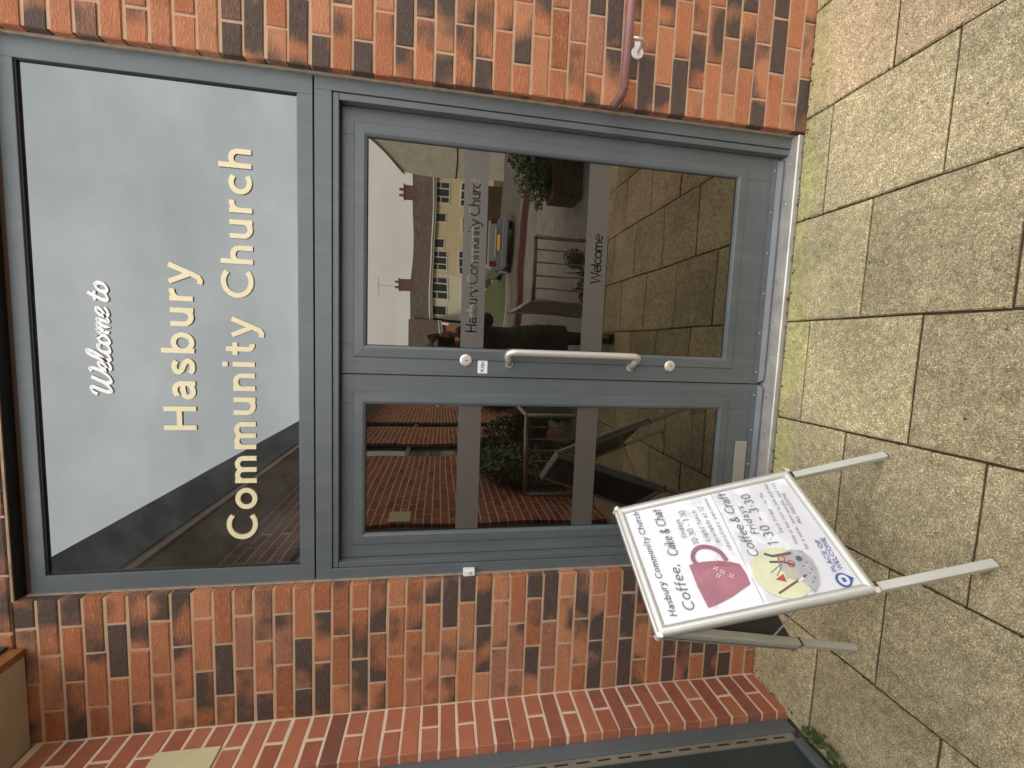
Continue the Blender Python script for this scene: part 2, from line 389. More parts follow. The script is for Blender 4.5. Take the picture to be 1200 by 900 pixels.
# wing wall at right angles, towards the viewer
wing = thing('brick_wing_wall', 'smooth red brick return wall left of the entrance with pale mortar and a cream plaque', 'wall', (-.6, -.1, 0))
rw = random.Random(11); YR = -.222
def wing_brick(a, b, zc, sep):
    y = (a+b)/2
    if sep:
        m = brick_mesh(b-a, .1, LZ, M_redbrick, rw.randint(0, 5), True)
        place('brick', m, (XC+rw.uniform(-.001, .0012), y, zc+rw.uniform(-.001, .001)), wing, (rw.uniform(-.004, .004), rw.uniform(-.004, .004), 0))
    else:
        wf.cur = rw.random(); v, f = brick_verts(b-a, .1, LZ, rw)
        wf.add([(XC-yy, y+x, z+zc) for x, yy, z in v], f)
wf = MB()
for k, zc in courses(-.05, 3.05):
    if k % 2: wing_brick(YR, -.004, zc, True)
    else: wing_brick(YR, YR/2-G/2, zc, True); wing_brick(YR/2+G/2, -.004, zc, True)
segs = [(-4.02, -1.72, -1.4, 3.05), (-6.1, -4.72, -1.4, 3.05), (-9.0, -6.62, -1.4, 3.05), (-1.72, YR, 2.58, 3.05)]
for (y0, y1, z0, z1) in segs:
    for k, zc in courses(z0, z1):
        y = y1 - (0 if k % 2 else .1125); wing_a = y1
        if not k % 2: wing_brick(y1-.1125+G, y1, zc, False)
        while y-y0 > .04:
            b = max(y-.225+G, y0); wing_brick(b, y, zc, False); y -= .225
wf.build('brickwork', M_redbrick, wing, kind='stuff')
mb = MB()
mb.box(XC-.22, XC-.0025, YR+.0025, .02, -.3, 3.05)
for (y0, y1, z0, z1) in segs: mb.box(XC-.22, XC-.0025, y0+.004, y1-.004, z0, z1-.001)
mb.build('mortar', M_mortar2, wing)
for (y0, y1) in ((-4.72, -4.02), (-6.62, -6.1)):
    g = MB(); g.box(XC-.07, XC-.06, y0, y1, -1.2, 3.0); wd = g.build('window', M_winglass, wing)
    f = MB(); 
    for (a, b, c, d) in ((y0, y0+.06, -1.2, 3.0), (y1-.06, y1, -1.2, 3.0), (y0+.06, y1-.06, 2.94, 3.0), (y0+.06, y1-.06, 2.0, 2.06), (y0+.06, y1-.06, .75, .82)): f.box(XC-.075, XC-.03, a, b, c, d)
    f.build('window_frame', M_dark, wd)
mb = MB(); mb.box(XC-.07, XC-.02, -7.35, -7.15, 2.3, 2.75)
pq = thing('plaque', 'cream plaque fixed high on the red brick return wall', 'plaque', (XC, -.16, 2.47))
mb = MB(); mb.box(XC+.0012, XC+.008, YR+.012, -.105, 2.352, 2.578); mb.build('plate', M_plaque, pq, bevel=.001)
nb = MB(); nb.box(XC+.002, XC+.01, -1.97, -1.74, 1.79, 1.99)
tag(nb.build('notice_board', M_plaque), 'small cream notice on the red wing wall, seen only mirrored in the left door', 'notice')

# wing side entrance beside the pier: grey frame, aluminium brush strip, dark door
wd = thing('side_door', 'dark grey side door with silver brush strip set in the red wing wall', 'door', (-.63, -.9, 0))
FX = XC-.036
mb = MB(); mb.box(FX-.06, FX, -.282, YR-.001, -.02, 2.57); mb.box(FX-.06, FX, -1.72, -1.66, -.02, 2.57); mb.box(FX-.06, FX, -1.66, -.282, 2.51, 2.57)
mb.build('door_frame', M_grey, wd, bevel=.002)
mb = MB(); mb.box(FX-.03, FX-.008, -.318, -.283, .005, 2.505); st = mb.build('brush_strip', M_brush, wd)
mb = MB()
for i in range(28): mb.box(FX-.0085, FX-.007, -.303, -.297, .05+i*.088, .05+i*.088+.055)
mb.build('brush_slot', M_rubber, st)
mb = MB(); mb.box(FX-.05, FX-.012, -1.65, -.32, .03, 2.50); mb.build('door_panel', M_dark, wd)
mb = MB(); mb.box(FX-.05, FX+.006, -1.65, -.322, -.015, .028); mb.build('weather_bar', M_grey, wd, bevel=.004)

# eaves of the wing: soffit, timber fascia, roof
ev = thing('wing_eaves', 'overhanging eaves of the brick wing with cream soffit and orange timber fascia, upper left', 'roof', (-.3, -3, 3.06))
mb = MB(); mb.box(-.8, -.212, -9.2, -.006, 3.062, 3.075); mb.build('soffit', M_soffit, ev)
mb = MB(); mb.box(-.211, -.182, -9.2, -.006, 3.058, 3.112); mb.build('fascia', M_wood, ev, bevel=.002)
mb = MB(); mb.box(-.215, -.17, -9.2, -.006, 3.114, 3.52); mb.box(-3, -.215, -9.2, -.006, 3.45, 3.50); mb.build('roof', M_felt, ev)

# ------------------------------------------------------------------ entrance screen
F = .045                       # face of the outer frame
DY = .090                      # face of the door leaves
scr = thing('door_frame', 'grey aluminium frame round the pair of glass doors', 'door frame', (1, .08, 0))
def bx(x0, x1, y0, y1, z0, z1): b = MB(); b.box(x0, x1, y0, y1, z0, z1); return b
bx(1.956, 2.001, F, .16, -.008, 2.045).build('jamb', M_grey, scr, bevel=.0015)
bx(.003, .047, F, .16, -.008, 2.045).build('jamb', M_grey, scr, bevel=.0015)
bx(.047, 1.956, F, .16, 1.982, 2.045).build('head', M_grey, scr, bevel=.0015)
for x0, x1 in ((1.929, 1.9535), (.0495, .071)): bx(x0, x1, F+.006, .155, -.008, 1.956).build('door_stop', M_grey, scr, bevel=.001)
bx(.0495, 1.9535, F+.006, .155, 1.958, 1.9795).build('door_stop', M_grey, scr, bevel=.001)
bx(.045, 1.958, F+.02, .156, 1.9785, 1.984).build('gasket', M_rubber, scr)
mb = MB(); mb.box(1.952, 1.957, F+.02, .15, -.005, 1.98); mb.box(.046, .0505, F+.02, .15, -.005, 1.98); mb.build('gasket', M_rubber, scr)
for x0, x1 in ((-.001, .0035), (2.0005, W+.001)): bx(x0, x1, F-.014, .10, -.02, 3.075).build('sealant', M_seal, scr, bevel=.002)

sg = thing('sign_window', 'large dark glass sign panel in a grey frame above the doors reading Hasbury Community Church', 'sign', (1, .07, 2.05))
Z0, Z1 = 2.051, 3.068
ix0, ix1, iz0, iz1 = .069, 1.932, 2.106, 3.018
for q in ((.003, ix0, Z0, Z1), (ix1, 2.001, Z0, Z1)): bx(q[0], q[1], F, .16, q[2], q[3]).build('frame_bar', M_grey, sg, bevel=.0015)
for q in ((iz1, Z1), (Z0, iz0)): bx(ix0, ix1, F, .16, q[0], q[1]).build('frame_bar', M_grey, sg, bevel=.0015)
bx(.005, 2.0, F+.012, .15, 2.044, 2.0515).build('shadow_gap', M_rubber, sg)
bx(ix0, ix1, F+.014, F+.020, iz0, iz1).build('glass', M_glassS, sg)
mb = MB()
for q in ((ix0, ix0+.004, iz0, iz1), (ix1-.004, ix1, iz0, iz1), (ix0+.004, ix1-.004, iz1-.006, iz1)): mb.box(q[0], q[1], F+.006, F+.0138, q[2], q[3])
mb.build('gasket', M_rubber, sg)
bx(ix0+.004, ix1-.004, F+.008, F+.0138, iz0, iz0+.004).build('sill_bead', M_grey, sg)
bx(ix0-.0005, ix0+.0012, F-.0008, F+.006, iz0, iz1).build('bead', M_bar, sg)  # thin pale strip paints the highlight along the frame's left inner edge
bx(0, W, F+.004, .28, 3.07, 3.086).build('head_packer', M_stem, sg)

# ------------------------------------------------------------------ lettering: a drawn stroke alphabet (cap height 1)
def arc(cx, cy, rx, ry, a0, a1, n=12): return [(cx+rx*math.cos(R(a0+(a1-a0)*i/n)), cy+ry*math.sin(R(a0+(a1-a0)*i/n))) for i in range(n+1)]
def cat(pts, n=5):
    P = [pts[0]]+list(pts)+[pts[-1]]; o = []
    for i in range(1, len(P)-2):
        for k in range(n):
            t = k/n; q = []
            for d in (0, 1):
                a, b, c, e = P[i-1][d], P[i][d], P[i+1][d], P[i+2][d]
                q.append(.5*((2*b)+(c-a)*t+(2*a-5*b+4*c-e)*t*t+(3*b-a-3*c+e)*t**3))
            o.append(tuple(q))
    return o+[pts[-1]]
GL = {
 'a': ([[(.11, .56)]+arc(.29, .44, .2, .19, 135, 0, 10)+[(.49, 0)], cat([(.49, .38), (.30, .385), (.12, .33), (.08, .2), (.16, .09), (.3, .08), (.42, .14), (.49, .24)])], .60),
 'b': ([[(.1, 1), (.1, 0)], arc(.34, .35, .24, .28, 165, -165, 18)], .68),
 'c': ([arc(.35, .35, .27, .28, 48, 312, 16)], .60),
 'd': ([[(.56, 1), (.56, 0)], arc(.32, .35, .24, .28, 15, 345, 18)], .68),
 'e': ([[(.09, .36), (.57, .36)], arc(.34, .35, .25, .28, 3, 312, 18)], .65),
 'f': ([arc(.36, .78, .18, .18, 80, 180, 6)+[(.18, 0)], [(.02, .6), (.38, .6)]], .42),
 'g': ([arc(.31, .36, .23, .27, 15, 345, 18), [(.54, .7), (.54, -.08)]+arc(.32, -.08, .22, .17, 0, -140, 7)], .66),
 'h': ([[(.1, 1), (.1, 0)], [(.1, .40)]+arc(.3, .42, .2, .2, 180, 0, 10)+[(.5, 0)]], .62),
 'i': ([[(.1, .7), (.1, 0)], [(.1, .86), (.1, 1.02)]], .24),
 'j': ([[(.14, .7), (.14, -.1), (.02, -.24)], [(.14, .86), (.14, 1.0)]], .27),
 'k': ([[(.1, 1), (.1, 0)], [(.47, .66), (.13, .33)], [(.2, .40), (.5, 0)]], .55),
 'l': ([[(.1, 1), (.1, 0)]], .24),
 'm': ([[(.1, .7), (.1, 0)], [(.1, .40)]+arc(.28, .43, .18, .19, 180, 0, 10)+[(.46, 0)], [(.46, .40)]+arc(.64, .43, .18, .19, 180, 0, 10)+[(.82, 0)]], .96),
 'n': ([[(.1, .7), (.1, 0)], [(.1, .40)]+arc(.3, .42, .2, .2, 180, 0, 10)+[(.5, 0)]], .62),
 'o': ([arc(.35, .35, .27, .28, 90, 452, 22)], .70),
 'p': ([[(.1, .7), (.1, -.3)], arc(.34, .35, .24, .28, 165, -165, 18)], .68),
 'r': ([[(.1, .7), (.1, 0)], [(.1, .36)]+arc(.34, .38, .24, .25, 175, 80, 6)], .42),
 's': ([cat([(.44, .56), (.36, .615), (.26, .63), (.15, .59), (.11, .5), (.17, .41), (.29, .355), (.41, .29), (.45, .19), (.39, .1), (.27, .07), (.16, .09), (.08, .15)], 3)], .53),
 't': ([[(.2, .9), (.2, .2)]+arc(.33, .2, .13, .13, 180, 285, 6), [(.02, .62), (.40, .62)]], .45),
 'u': ([[(.1, .7), (.1, .28)]+arc(.3, .28, .2, .21, 180, 360, 10), [(.5, .7), (.5, 0)]], .62),
 'v': ([[(.03, .7), (.27, .02), (.51, .7)]], .54),
 'w': ([[(.03, .7), (.22, .03), (.4, .68), (.58, .03), (.77, .7)]], .80),
 'y': ([[(.04, .7), (.30, .06)], [(.54, .7), (.27, -.02), (.2, -.18), (.10, -.24), (.0, -.22)]], .58),
 'A': ([[(.03, 0), (.35, 1), (.67, 0)], [(.15, .33), (.55, .33)]], .72),
 'C': ([arc(.50, .5, .42, .43, 47, 313, 20)], .86),
 'E': ([[(.58, .93), (.12, .93), (.12, .07), (.58, .07)], [(.12, .52), (.5, .52)]], .64),
 'F': ([[(.56, .93), (.12, .93), (.12, 0)], [(.12, .5), (.48, .5)]], .6),
 'G': ([arc(.5, .5, .42, .43, 47, 330, 20)+[(.86, .46), (.55, .46)]], .96),
 'H': ([[(.1, 1), (.1, 0)], [(.68, 1), (.68, 0)], [(.1, .52), (.68, .52)]], .84),
 'L': ([[(.1, 1), (.1, .07), (.54, .07)]], .58),
 'M': ([[(.1, 0), (.12, 1), (.44, .3), (.76, 1), (.78, 0)]], .90),
 'O': ([arc(.47, .5, .39, .43, 90, 452, 26)], .94),
 'P': ([[(.1, 0), (.1, .93), (.3, .93)]+arc(.3, .7, .25, .23, 90, -90, 8)+[(.1, .47)]], .62),
 'S': ([cat([(.52, .82), (.42, .91), (.29, .93), (.15, .87), (.11, .73), (.18, .61), (.33, .53), (.48, .43), (.54, .28), (.48, .13), (.32, .07), (.18, .09), (.07, .18)], 3)], .64),
 'U': ([[(.1, 1), (.1, .35)]+arc(.36, .35, .26, .28, 180, 360, 10)+[(.62, 1)]], .76),
 'W': ([[(.03, 1), (.26, .03), (.5, .95), (.74, .03), (.97, 1)]], 1.02),
 '0': ([arc(.32, .5, .24, .43, 90, 452, 20)], .66), '1': ([[(.08, .8), (.26, .97), (.26, 0)]], .44),
 '2': ([arc(.29, .70, .21, .23, 165, -20, 10)+[(.08, .06), (.54, .06)]], .60),
 '3': ([arc(.26, .72, .21, .21, 140, -85, 10), arc(.26, .29, .24, .22, 85, -145, 12)], .60),
 '.': ([[(.12, .42), (.12, .52)]], .26), ',': ([[(.14, .1), (.06, -.14)]], .26), '-': ([[(.05, .38), (.40, .38)]], .46),
 '(': ([arc(.45, .4, .33, .6, 130, 230, 8)], .3), ')': ([arc(-.1, .4, .33, .6, -50, 50, 8)], .3),
 '&': ([cat([(.62, .05), (.40, .33), (.20, .62), (.17, .82), (.29, .94), (.41, .84), (.38, .68), (.20, .50), (.09, .32), (.10, .13), (.26, .05), (.42, .12), (.56, .40)], 4)], .72),
 ' ': ([], .32),
}
def ribbon(mb, pts, wfun, T, z0, z1):
    """a flat-topped raised stroke; T(u,v,h) -> place; h from z0 (back) to z1 (front)"""
    q = [pts[0]]
    for p_ in pts[1:]:
        if math.dist(p_, q[-1]) > 1e-4: q.append(p_)
    n = len(q); Lf = []; Rt = []
    closed = n > 3 and math.dist(q[0], q[-1]) < .02
    for i in range(n):
        a = q[i-1] if i else (q[-2] if closed else q[0]); b = q[i+1] if i < n-1 else (q[1] if closed else q[-1])
        d1 = Vector((q[i][0]-a[0], q[i][1]-a[1])); d2 = Vector((b[0]-q[i][0], b[1]-q[i][1]))
        if d1.length < 1e-6: d1 = d2
        if d2.length < 1e-6: d2 = d1
        d1.normalize(); d2.normalize(); t = (d1+d2)
        t = t.normalized() if t.length > .2 else d1
        k = 1/max(.45, t.dot(d1)); w_ = wfun(t)/2*k; nx, ny = -t.y*w_, t.x*w_
        Lf.append((q[i][0]+nx, q[i][1]+ny)); Rt.append((q[i][0]-nx, q[i][1]-ny))
    vs = [T(x, y, z1) for x, y in Lf]+[T(x, y, z1) for x, y in Rt]; fs = []
    flat = abs(z1-z0) < 1e-6
    for i in range(n-1): fs.append((i, n+i, n+i+1, i+1))
    if not flat:
        vs += [T(x, y, z0) for x, y in Lf]+[T(x, y, z0) for x, y in Rt]
        for i in range(n-1): fs += [(i+1, 2*n+i+1, 2*n+i, i), (n+i, 3*n+i, 3*n+i+1, n+i+1)]
        fs += [(0, 2*n, 3*n, n), (n-1, 2*n-1, 4*n-1, 3*n-1)]
    mb.add(vs, fs)
def width(txt, track, sp=1.): return sum(GL[c][1]*(sp if c == ' ' else 1)+track for c in txt)-track
def write(txt, T, x0, x1, y0, capz, w, slant=0., z0=0, z1=0, hand=0., one=None, per=None, wide=1., rot=0.):
    """set txt so that it spans x0..x1, baseline y0, cap height capz. per(letter,mb) builds letters one by one; otherwise all in `one`"""
    track = (((x1-x0)/capz)-width(txt, 0))/max(1, len(txt)-1)
    hs = wide; track = (((x1-x0)/capz/wide)-width(txt, 0))/max(1, len(txt)-1)
    if track > .3 or track < -.12: hs = (x1-x0)/capz/(width(txt, .04)); track = .04
    x = 0; rr = random.Random(hash(len(txt)) & 255); zi = 0
    for c in txt:
        st, adv = GL[c]; mb = one if one is not None else MB()
        dy = rr.uniform(-hand, hand); dr = 1+rr.uniform(-hand, hand)
        for k, s in enumerate(st):
            zi += 1; off = .00012*(zi % 5)
            pts = [(((x+u*dr)*hs+slant*v)*capz+x0, (v+dy)*capz+y0+rot*((x+u)*hs)*capz) for u, v in s]
            ribbon(mb, pts, lambda t: w*capz, T, z0, z1+off)
        if one is None and st: per(c, mb)
        x += adv+track
TY = F+.0138
def TS(u, v, h): return (u, TY-h, v)
def per_letter(c, mb):
    mb.build('letter', M_cream, sg)
write('Hasbury', TS, .634, 1.275, 2.486, .114, .158, wide=1.12, z0=.0008, z1=.0055, per=per_letter)
write('Community Church', TS, .186, 1.716, 2.272, .114, .158, wide=1.12, z0=.0008, z1=.0055, per=per_letter)
# white brush script "Welcome to"
SC = {
 'W': ([[(-.04, .62), (.02, .80), (.13, .87), (.20, .76), (.17, .45), (.16, .18), (.24, .02), (.38, .14), (.50, .45), (.56, .84)], [(.56, .84), (.50, .45), (.50, .15), (.60, .01), (.76, .14), (.88, .45), (.90, .72), (.84, .88), (.76, .82)]], .93),
 'e': ([[(-.02, .12), (.10, .17), (.24, .32), (.24, .47), (.14, .50), (.05, .36), (.04, .16), (.12, .02), (.24, .03), (.36, .16)]], .34),
 'l': ([[(-.02, .14), (.12, .34), (.24, .72), (.22, .95), (.13, .92), (.07, .6), (.05, .2), (.12, .02), (.22, .04), (.32, .16)]], .30),
 'c': ([[(.26, .38), (.22, .49), (.11, .47), (.04, .3), (.05, .1), (.14, .01), (.26, .05), (.35, .16)]], .33),
 'o': ([[(.20, .49), (.08, .42), (.03, .24), (.08, .05), (.19, .01), (.30, .14), (.30, .34), (.20, .49)], [(.20, .49), (.26, .38), (.40, .40)]], .38),
 'm': ([[(-.02, .36), (.06, .49), (.10, .40), (.08, .0)], [(.08, .15), (.20, .44), (.28, .47), (.29, .34), (.27, .0)], [(.27, .15), (.39, .44), (.47, .47), (.48, .30), (.47, .08), (.54, .01), (.64, .14)]], .62),
 't': ([[(.16, .82), (.09, .45), (.06, .15), (.13, .01), (.24, .05), (.34, .16)], [(-.06, .53), (.10, .56), (.28, .54)]], .32), ' ': ([], .22)}
tot = sum(SC[c][1] for c in 'Welcome to'); sc = .078; hx = (.425/sc)/tot; x = 0; zi = 0
for wtxt in ('Welcome', 'to'):
    mb = MB()
    for c in wtxt:
        for s in (SC[c][0][:1] if (wtxt == 'to' and c == 'o') else SC[c][0]):
            zi += 1; pts = [(((x+u)*hx+.30*v)*sc+.762, v*sc+2.772) for u, v in cat(s, 5)]
            ribbon(mb, pts, lambda t: sc*(.092+.10*abs(t.x*.35-t.y*.94)**1.5), TS, .0008, .0045+.0001*(zi % 5))
        x += SC[c][1]
    x += .22
    mb.build('script_word', M_white, sg)

# ------------------------------------------------------------------ door leaves
LZ0, LZ1 = .018, 1.9555
def leaf(name, label, x0, x1, gx0, gx1, hinge_right):
    d = thing(name, label, 'door', ((x0+x1)/2, DY, 0))
    gz0, gz1 = .218, 1.857
    for a, b in ((x0, gx0), (gx1, x1)): bx(a, b, DY, DY+.05, LZ0, LZ1).build('stile', M_greyd, d, bevel=.002)
    bx(gx0, gx1, DY+.0006, DY+.05, LZ0, gz0).build('bottom_rail', M_greyd, d, bevel=.001)
    bx(gx0, gx1, DY+.0006, DY+.05, gz1, LZ1).build('top_rail', M_greyd, d, bevel=.001)
    # raised glazing bead ring
    o = .052; b = MB()
    ox0, ox1, oz0, oz1 = gx0-o, gx1+o, gz0-o, gz1+o
    prof = [(0, .0), (.004, -.005), (o-.012, -.007), (o-.003, -.003), (o-.003, .012)]
    for (P, Q, nx, nz) in (((ox0, oz0), (ox1, oz0), 0, 1), ((ox1, oz0), (ox1, oz1), -1, 0), ((ox1, oz1), (ox0, oz1), 0, -1), ((ox0, oz1), (ox0, oz0), 1, 0)):
        vs = []
        L_ = Vector((Q[0]-P[0], Q[1]-P[1])); t = L_.normalized()
        for (k, h) in prof:
            vs += [(P[0]+nx*k+t.x*k, DY+h, P[1]+nz*k+t.y*k), (Q[0]+nx*k-t.x*k, DY+h, Q[1]+nz*k-t.y*k)]
        b.add(vs, [(2*i, 2*i+1, 2*i+3, 2*i+2) for i in range(len(prof)-1)])
    b.build('glazing_bead', M_greyd, d)
    GY = DY+.0085
    bx(gx0-.002, gx1+.002, GY, GY+.022, gz0-.002, gz1+.002).build('glass', M_glassD, d)
    b = MB()
    for q in ((gx0-.003, gx0+.0025, gz0, gz1), (gx1-.0025, gx1+.003, gz0, gz1), (gx0+.0025, gx1-.0025, gz1-.003, gz1+.003), (gx0+.0025, gx1-.0025, gz0-.003, gz0+.003)): b.box(q[0], q[1], GY-.0012, GY-.0002, q[2], q[3])
    b.build('gasket', M_rubber, d)
    for z0, z1 in ((1.368, 1.468), (.826, .926)): bx(gx0+.003, gx1-.003, GY-.0007, GY-.0002, z0, z1).build('frosted_band', M_frost, d)
    bx(x0+.012, x1-.012, DY-.003, DY+.0005, .020, .045).build('kick_plate', M_greyd, d, bevel=.0008)
    bx(x0+.012, x1-.012, DY-.002, DY+.0004, .058, .0585).build('trim_line', M_bar, d)
    # drip bar: sloping nose with cut corners
    w0, w1 = x0+.006, x1-.006; c = .012
    b = MB(); b.add([(w0, DY-.001, .020), (w1, DY-.001, .020), (w1-c, DY-.020, .006), (w0+c, DY-.020, .006), (w0, DY-.001, .002), (w1, DY-.001, .002), (w1-c, DY-.020, .000), (w0+c, DY-.020, .000)],
                    [(3, 2, 1, 0), (7, 6, 2, 3), (6, 5, 1, 2), (4, 7, 3, 0), (4, 5, 6, 7), (0, 1, 5, 4)])
    b.build('drip_bar', M_bar, d)
    n = 6 if gx1-gx0 > .7 else 5
    for i in range(n):
        s = MB(); X = w0+.05+(w1-w0-.1)*i/(n-1); s.ellipsoid((X, DY-.0032, .033), (.0038, .0022, .0038), 10, 6); s.build('screw', M_screw, d, smooth=True)
    return d, GY
rd, GY = leaf('glass_door', 'right hand glass door with pull handle and frosted band of church name', .8745, 1.9275, .994, 1.822, True)
ld, _ = leaf('glass_door', 'left hand glass door with letter plate, partly behind the white pavement board', .0725, .8735, .179, .745, False)
bx(.8745, .884, DY-.006, DY-.0005, .03, LZ1).build('meeting_strip', M_greyd, rd, bevel=.0015)
bx(.8695, .8735, DY-.0004, DY+.01, LZ0, LZ1).build('gasket', M_rubber, ld)
def TG(u, v, h): return (u, GY-.0009-h, v)
def text_on(txt, par, mat, T, name='lettering', **k):
    b = MB(); write(txt, T, one=b, **k); return b.build(name, mat, par)
text_on('Hasbury Community Church', rd, M_glassD, TG, x0=1.063, x1=1.722, y0=1.399, capz=.048, w=.12)
text_on('Welcome', rd, M_glassD, TG, x0=1.305, x1=1.522, y0=.848, capz=.050, w=.12)
# D-pull handle
hp = []
hx0, yb, yo = .930, DY-.002, DY-.062
HX = 1.002; zt, zb = 1.272, .666
def bend(p0, p1, p2, r, n=6):
    p0, p1, p2 = Vector(p0), Vector(p1), Vector(p2); a = p1+(p0-p1).normalized()*r; b = p1+(p2-p1).normalized()*r
    return [(1-t)**2*a+2*t*(1-t)*p1+t*t*b for t in [i/n for i in range(n+1)]]
A_, B_, C_, D_ = (.932, yb, zt-.02), (.985, yo, zt), (.985, yo, zb), (.932, yb, zb+.02)
pts = [Vector(A_)]+bend(A_, B_, C_, .038)+bend(B_, C_, D_, .038)+[Vector(D_)]
hb = MB(); hb.tube(pts, .0145, 16); h_ = hb.build('pull_handle', M_chrome, rd, smooth=True)
for q in (A_, D_): s = MB(); s.tube([(q[0], DY+.001, q[2]), (q[0], DY-.007, q[2])], [.017, .016], 16); s.build('handle_rose', M_chrome, h_, smooth=False)
for (X, Z) in ((.943, 1.443), (.946, .491)):
    b = MB(); b.tube([(X, DY+.001, Z), (X, DY-.006, Z), (X, DY-.010, Z)], [.026, .026, .019], 20); lk = b.build('lock_cylinder', M_chrome, rd, bevel=.0006)
    b = MB(); b.tube([(X, DY-.0098, Z), (X, DY-.0135, Z)], .012, 14); b.build('lock_barrel', M_thr, lk)
    b = MB(); b.box(X-.0015, X+.0015, DY-.0142, DY-.0136, Z-.008, Z+.003); b.build('keyway', M_black, lk)
b = bx(.888, .946, DY-.0015, DY-.0003, 1.348, 1.390); ps = b.build('push_label', M_white, rd)
b = MB(); write('PUSH', lambda u, v, h: (u, DY-.0019-h, v), .8935, .9405, 1.3605, .016, .17, one=b); b.build('lettering', M_ink, ps)
# letter plate on left leaf
b = bx(.325, .588, DY-.006, DY-.0006, .050, .112); lp = b.build('letter_plate', M_plate, ld, bevel=.002)
bx(.335, .578, DY-.0085, DY-.0062, .058, .104).build('flap', M_plate, lp, bevel=.001)
# door contact on left jamb
sb = thing('bell_push', 'small cream bell push on the left door jamb edge', 'bell', (.0, F, 1.4))
b = bx(.0005, .029, .014, .0435, 1.380, 1.431); b.build('case', M_white, sb, bevel=.004)
b = MB(); b.tube([(.015, .0165, 1.400), (.015, .012, 1.400)], .0075, 14); b.build('button', M_thr, sb)
# threshold
th = thing('threshold', 'worn aluminium door threshold strip with screws along the foot of the doors', 'threshold', (1, .05, 0))
b = MB(); X0, X1 = .004, 1.999
prof = [(.002, -.030), (.002, .004), (.006, .0075), (.030, .0085), (.034, .0055), (.060, .0055), (.13, .0055), (.13, -.03)]
vs = [(X0, y, z-.012) for y, z in prof]+[(X1, y, z-.012) for y, z in prof]; n = len(prof)
b.add(vs, [(i, n+i, n+(i+1) % n, (i+1) % n) for i in range(n)]+[tuple(range(n)), tuple(range(2*n-1, n-1, -1))]); b.build('strip', M_thr, th)
for i in range(11):
    s = MB(); X = .11+i*.178; s.ellipsoid((X, .047, -.0062), (.006, .006, .0022), 10, 6); s.build('screw', M_screw, th, smooth=True)

# ------------------------------------------------------------------ handrail at right
hr = thing('handrail', 'mauve coated handrail ending against the brick wall right of the doors', 'handrail', (2.3, -.06, .85))
b = MB(); b.tube([(2.032, -.079, .862), (2.5, -.079, .850), (3.9, -.079, .82)], .0162, 16); b.build('rail', M_pipe, hr, smooth=True)
b = MB(); b.tube([(2.040, -.079, .862), (2.018, -.060, .866), (2.000, -.030, .880), (1.998, -.024, .882)], [.0172, .0168, .0165, .016], 16); b.build('end_bend', M_pipec, hr, smooth=True)
for X in (2.228, 3.2):
    b = MB(); b.tube([(X, .001, .783), (X, -.006, .783)], [.026, .024], 20); fl = b.build('bracket_flange', M_upvc, hr)
    b = MB(); b.tube([(X, -.005, .783), (X, -.06, .785), (X, -.079, .80), (X, -.079, .838)], .006, 10); b.build('bracket_arm', M_chrome, fl, smooth=True)
b = MB(); b.box(2.252, 2.27, -.004, .0-.001, .775, .797); b.build('fixing_plate', M_upvc, hr)

# ------------------------------------------------------------------ paving
GZ = -.025
pav = thing('paving', None, None, (1, -1.3, GZ), kind='structure')
rp = random.Random(5)
def slab_mesh(lx, ly, key, mat):
    j = lambda k=.0025: rp.uniform(-k, k); x, y = lx/2, ly/2; c = .005; vs = []; 
    n = 4; per = []
    for (ax, ay, bx_, by) in ((-x, -y, x, -y), (x, -y, x, y), (x, y, -x, y), (-x, y, -x, -y)):
        for i in range(n): per.append((ax+(bx_-ax)*i/n, ay+(by-ay)*i/n))
    k = len(per)
    outr = [(px+j(.0014), py+j(.0014), -c) for px, py in per]
    inn = [(px*(1-(c+j(.002))/x), py*(1-(c+j(.002))/y), j(.0006)) for px, py in per]
    bot = [(px, py, -.05) for px, py in per]
    fs = [tuple(range(k))]
    for i in range(k): m = (i+1) % k; fs += [(k+i, k+m, m, i), (2*k+i, 2*k+m, k+m, k+i)]
    m = bpy.data.meshes.new('slab'); m.from_pydata(inn+outr+bot, [], fs); m.materials.append(mat); m.update(); return m
SP = .4445
for ci in range(-1, 8):
    xa = -.162+SP*ci; xb = xa+SP; off = -.134 if ci % 2 else -.350
    if ci == -1: xa = -.606
    off = {-1: -.333, 0: -.568+SP, 1: -.349, 2: -.129, 3: -.355, 4: -.137, 5: -.372, 6: -.137, 7: -.36}[ci]
    y = 0.0; ys = [0.0]; t = off
    while t > -2.0: ys.append(t); t -= SP
    ys.append(-2.10)
    for a, c in zip(ys[:-1], ys[1:]):
        g = .0036
        m = slab_mesh(xb-xa-2*g, a-c-2*g, 0, M_slabp if ci >= 5 else M_slab)
        place('slab', m, ((xa+xb)/2, (a+c)/2, GZ+rp.uniform(-.0015, .0015)), pav, (rp.uniform(-.002, .002), rp.uniform(-.002, .002), 0))
b = MB(); b.box(-.8, 3.9, -2.10, .3, -.3, GZ-.010); b.build('joint_bed', M_joint, pav)
b = MB(); b.box(-.8, 3.9, -2.17, -2.105, -.75, GZ+.002); b.build('edge_kerb', M_concrete, pav, bevel=.006)

# chalky paint scuff on one slab
b = MB()
for q in ([(1.905, -.235), (1.915, -.30), (1.90, -.345)], [(1.86, -.225), (1.84, -.31), (1.79, -.345)], [(1.905, -.232), (1.865, -.222)], [(1.76, -.36), (1.73, -.33)]):
    ribbon(b, cat(q, 6), lambda t: .006+.004*math.sin(37*t.x), lambda u, v, h: (u, v, GZ+.0032), 0, 0)
b.build('chalk_mark', M_chalk, pav)
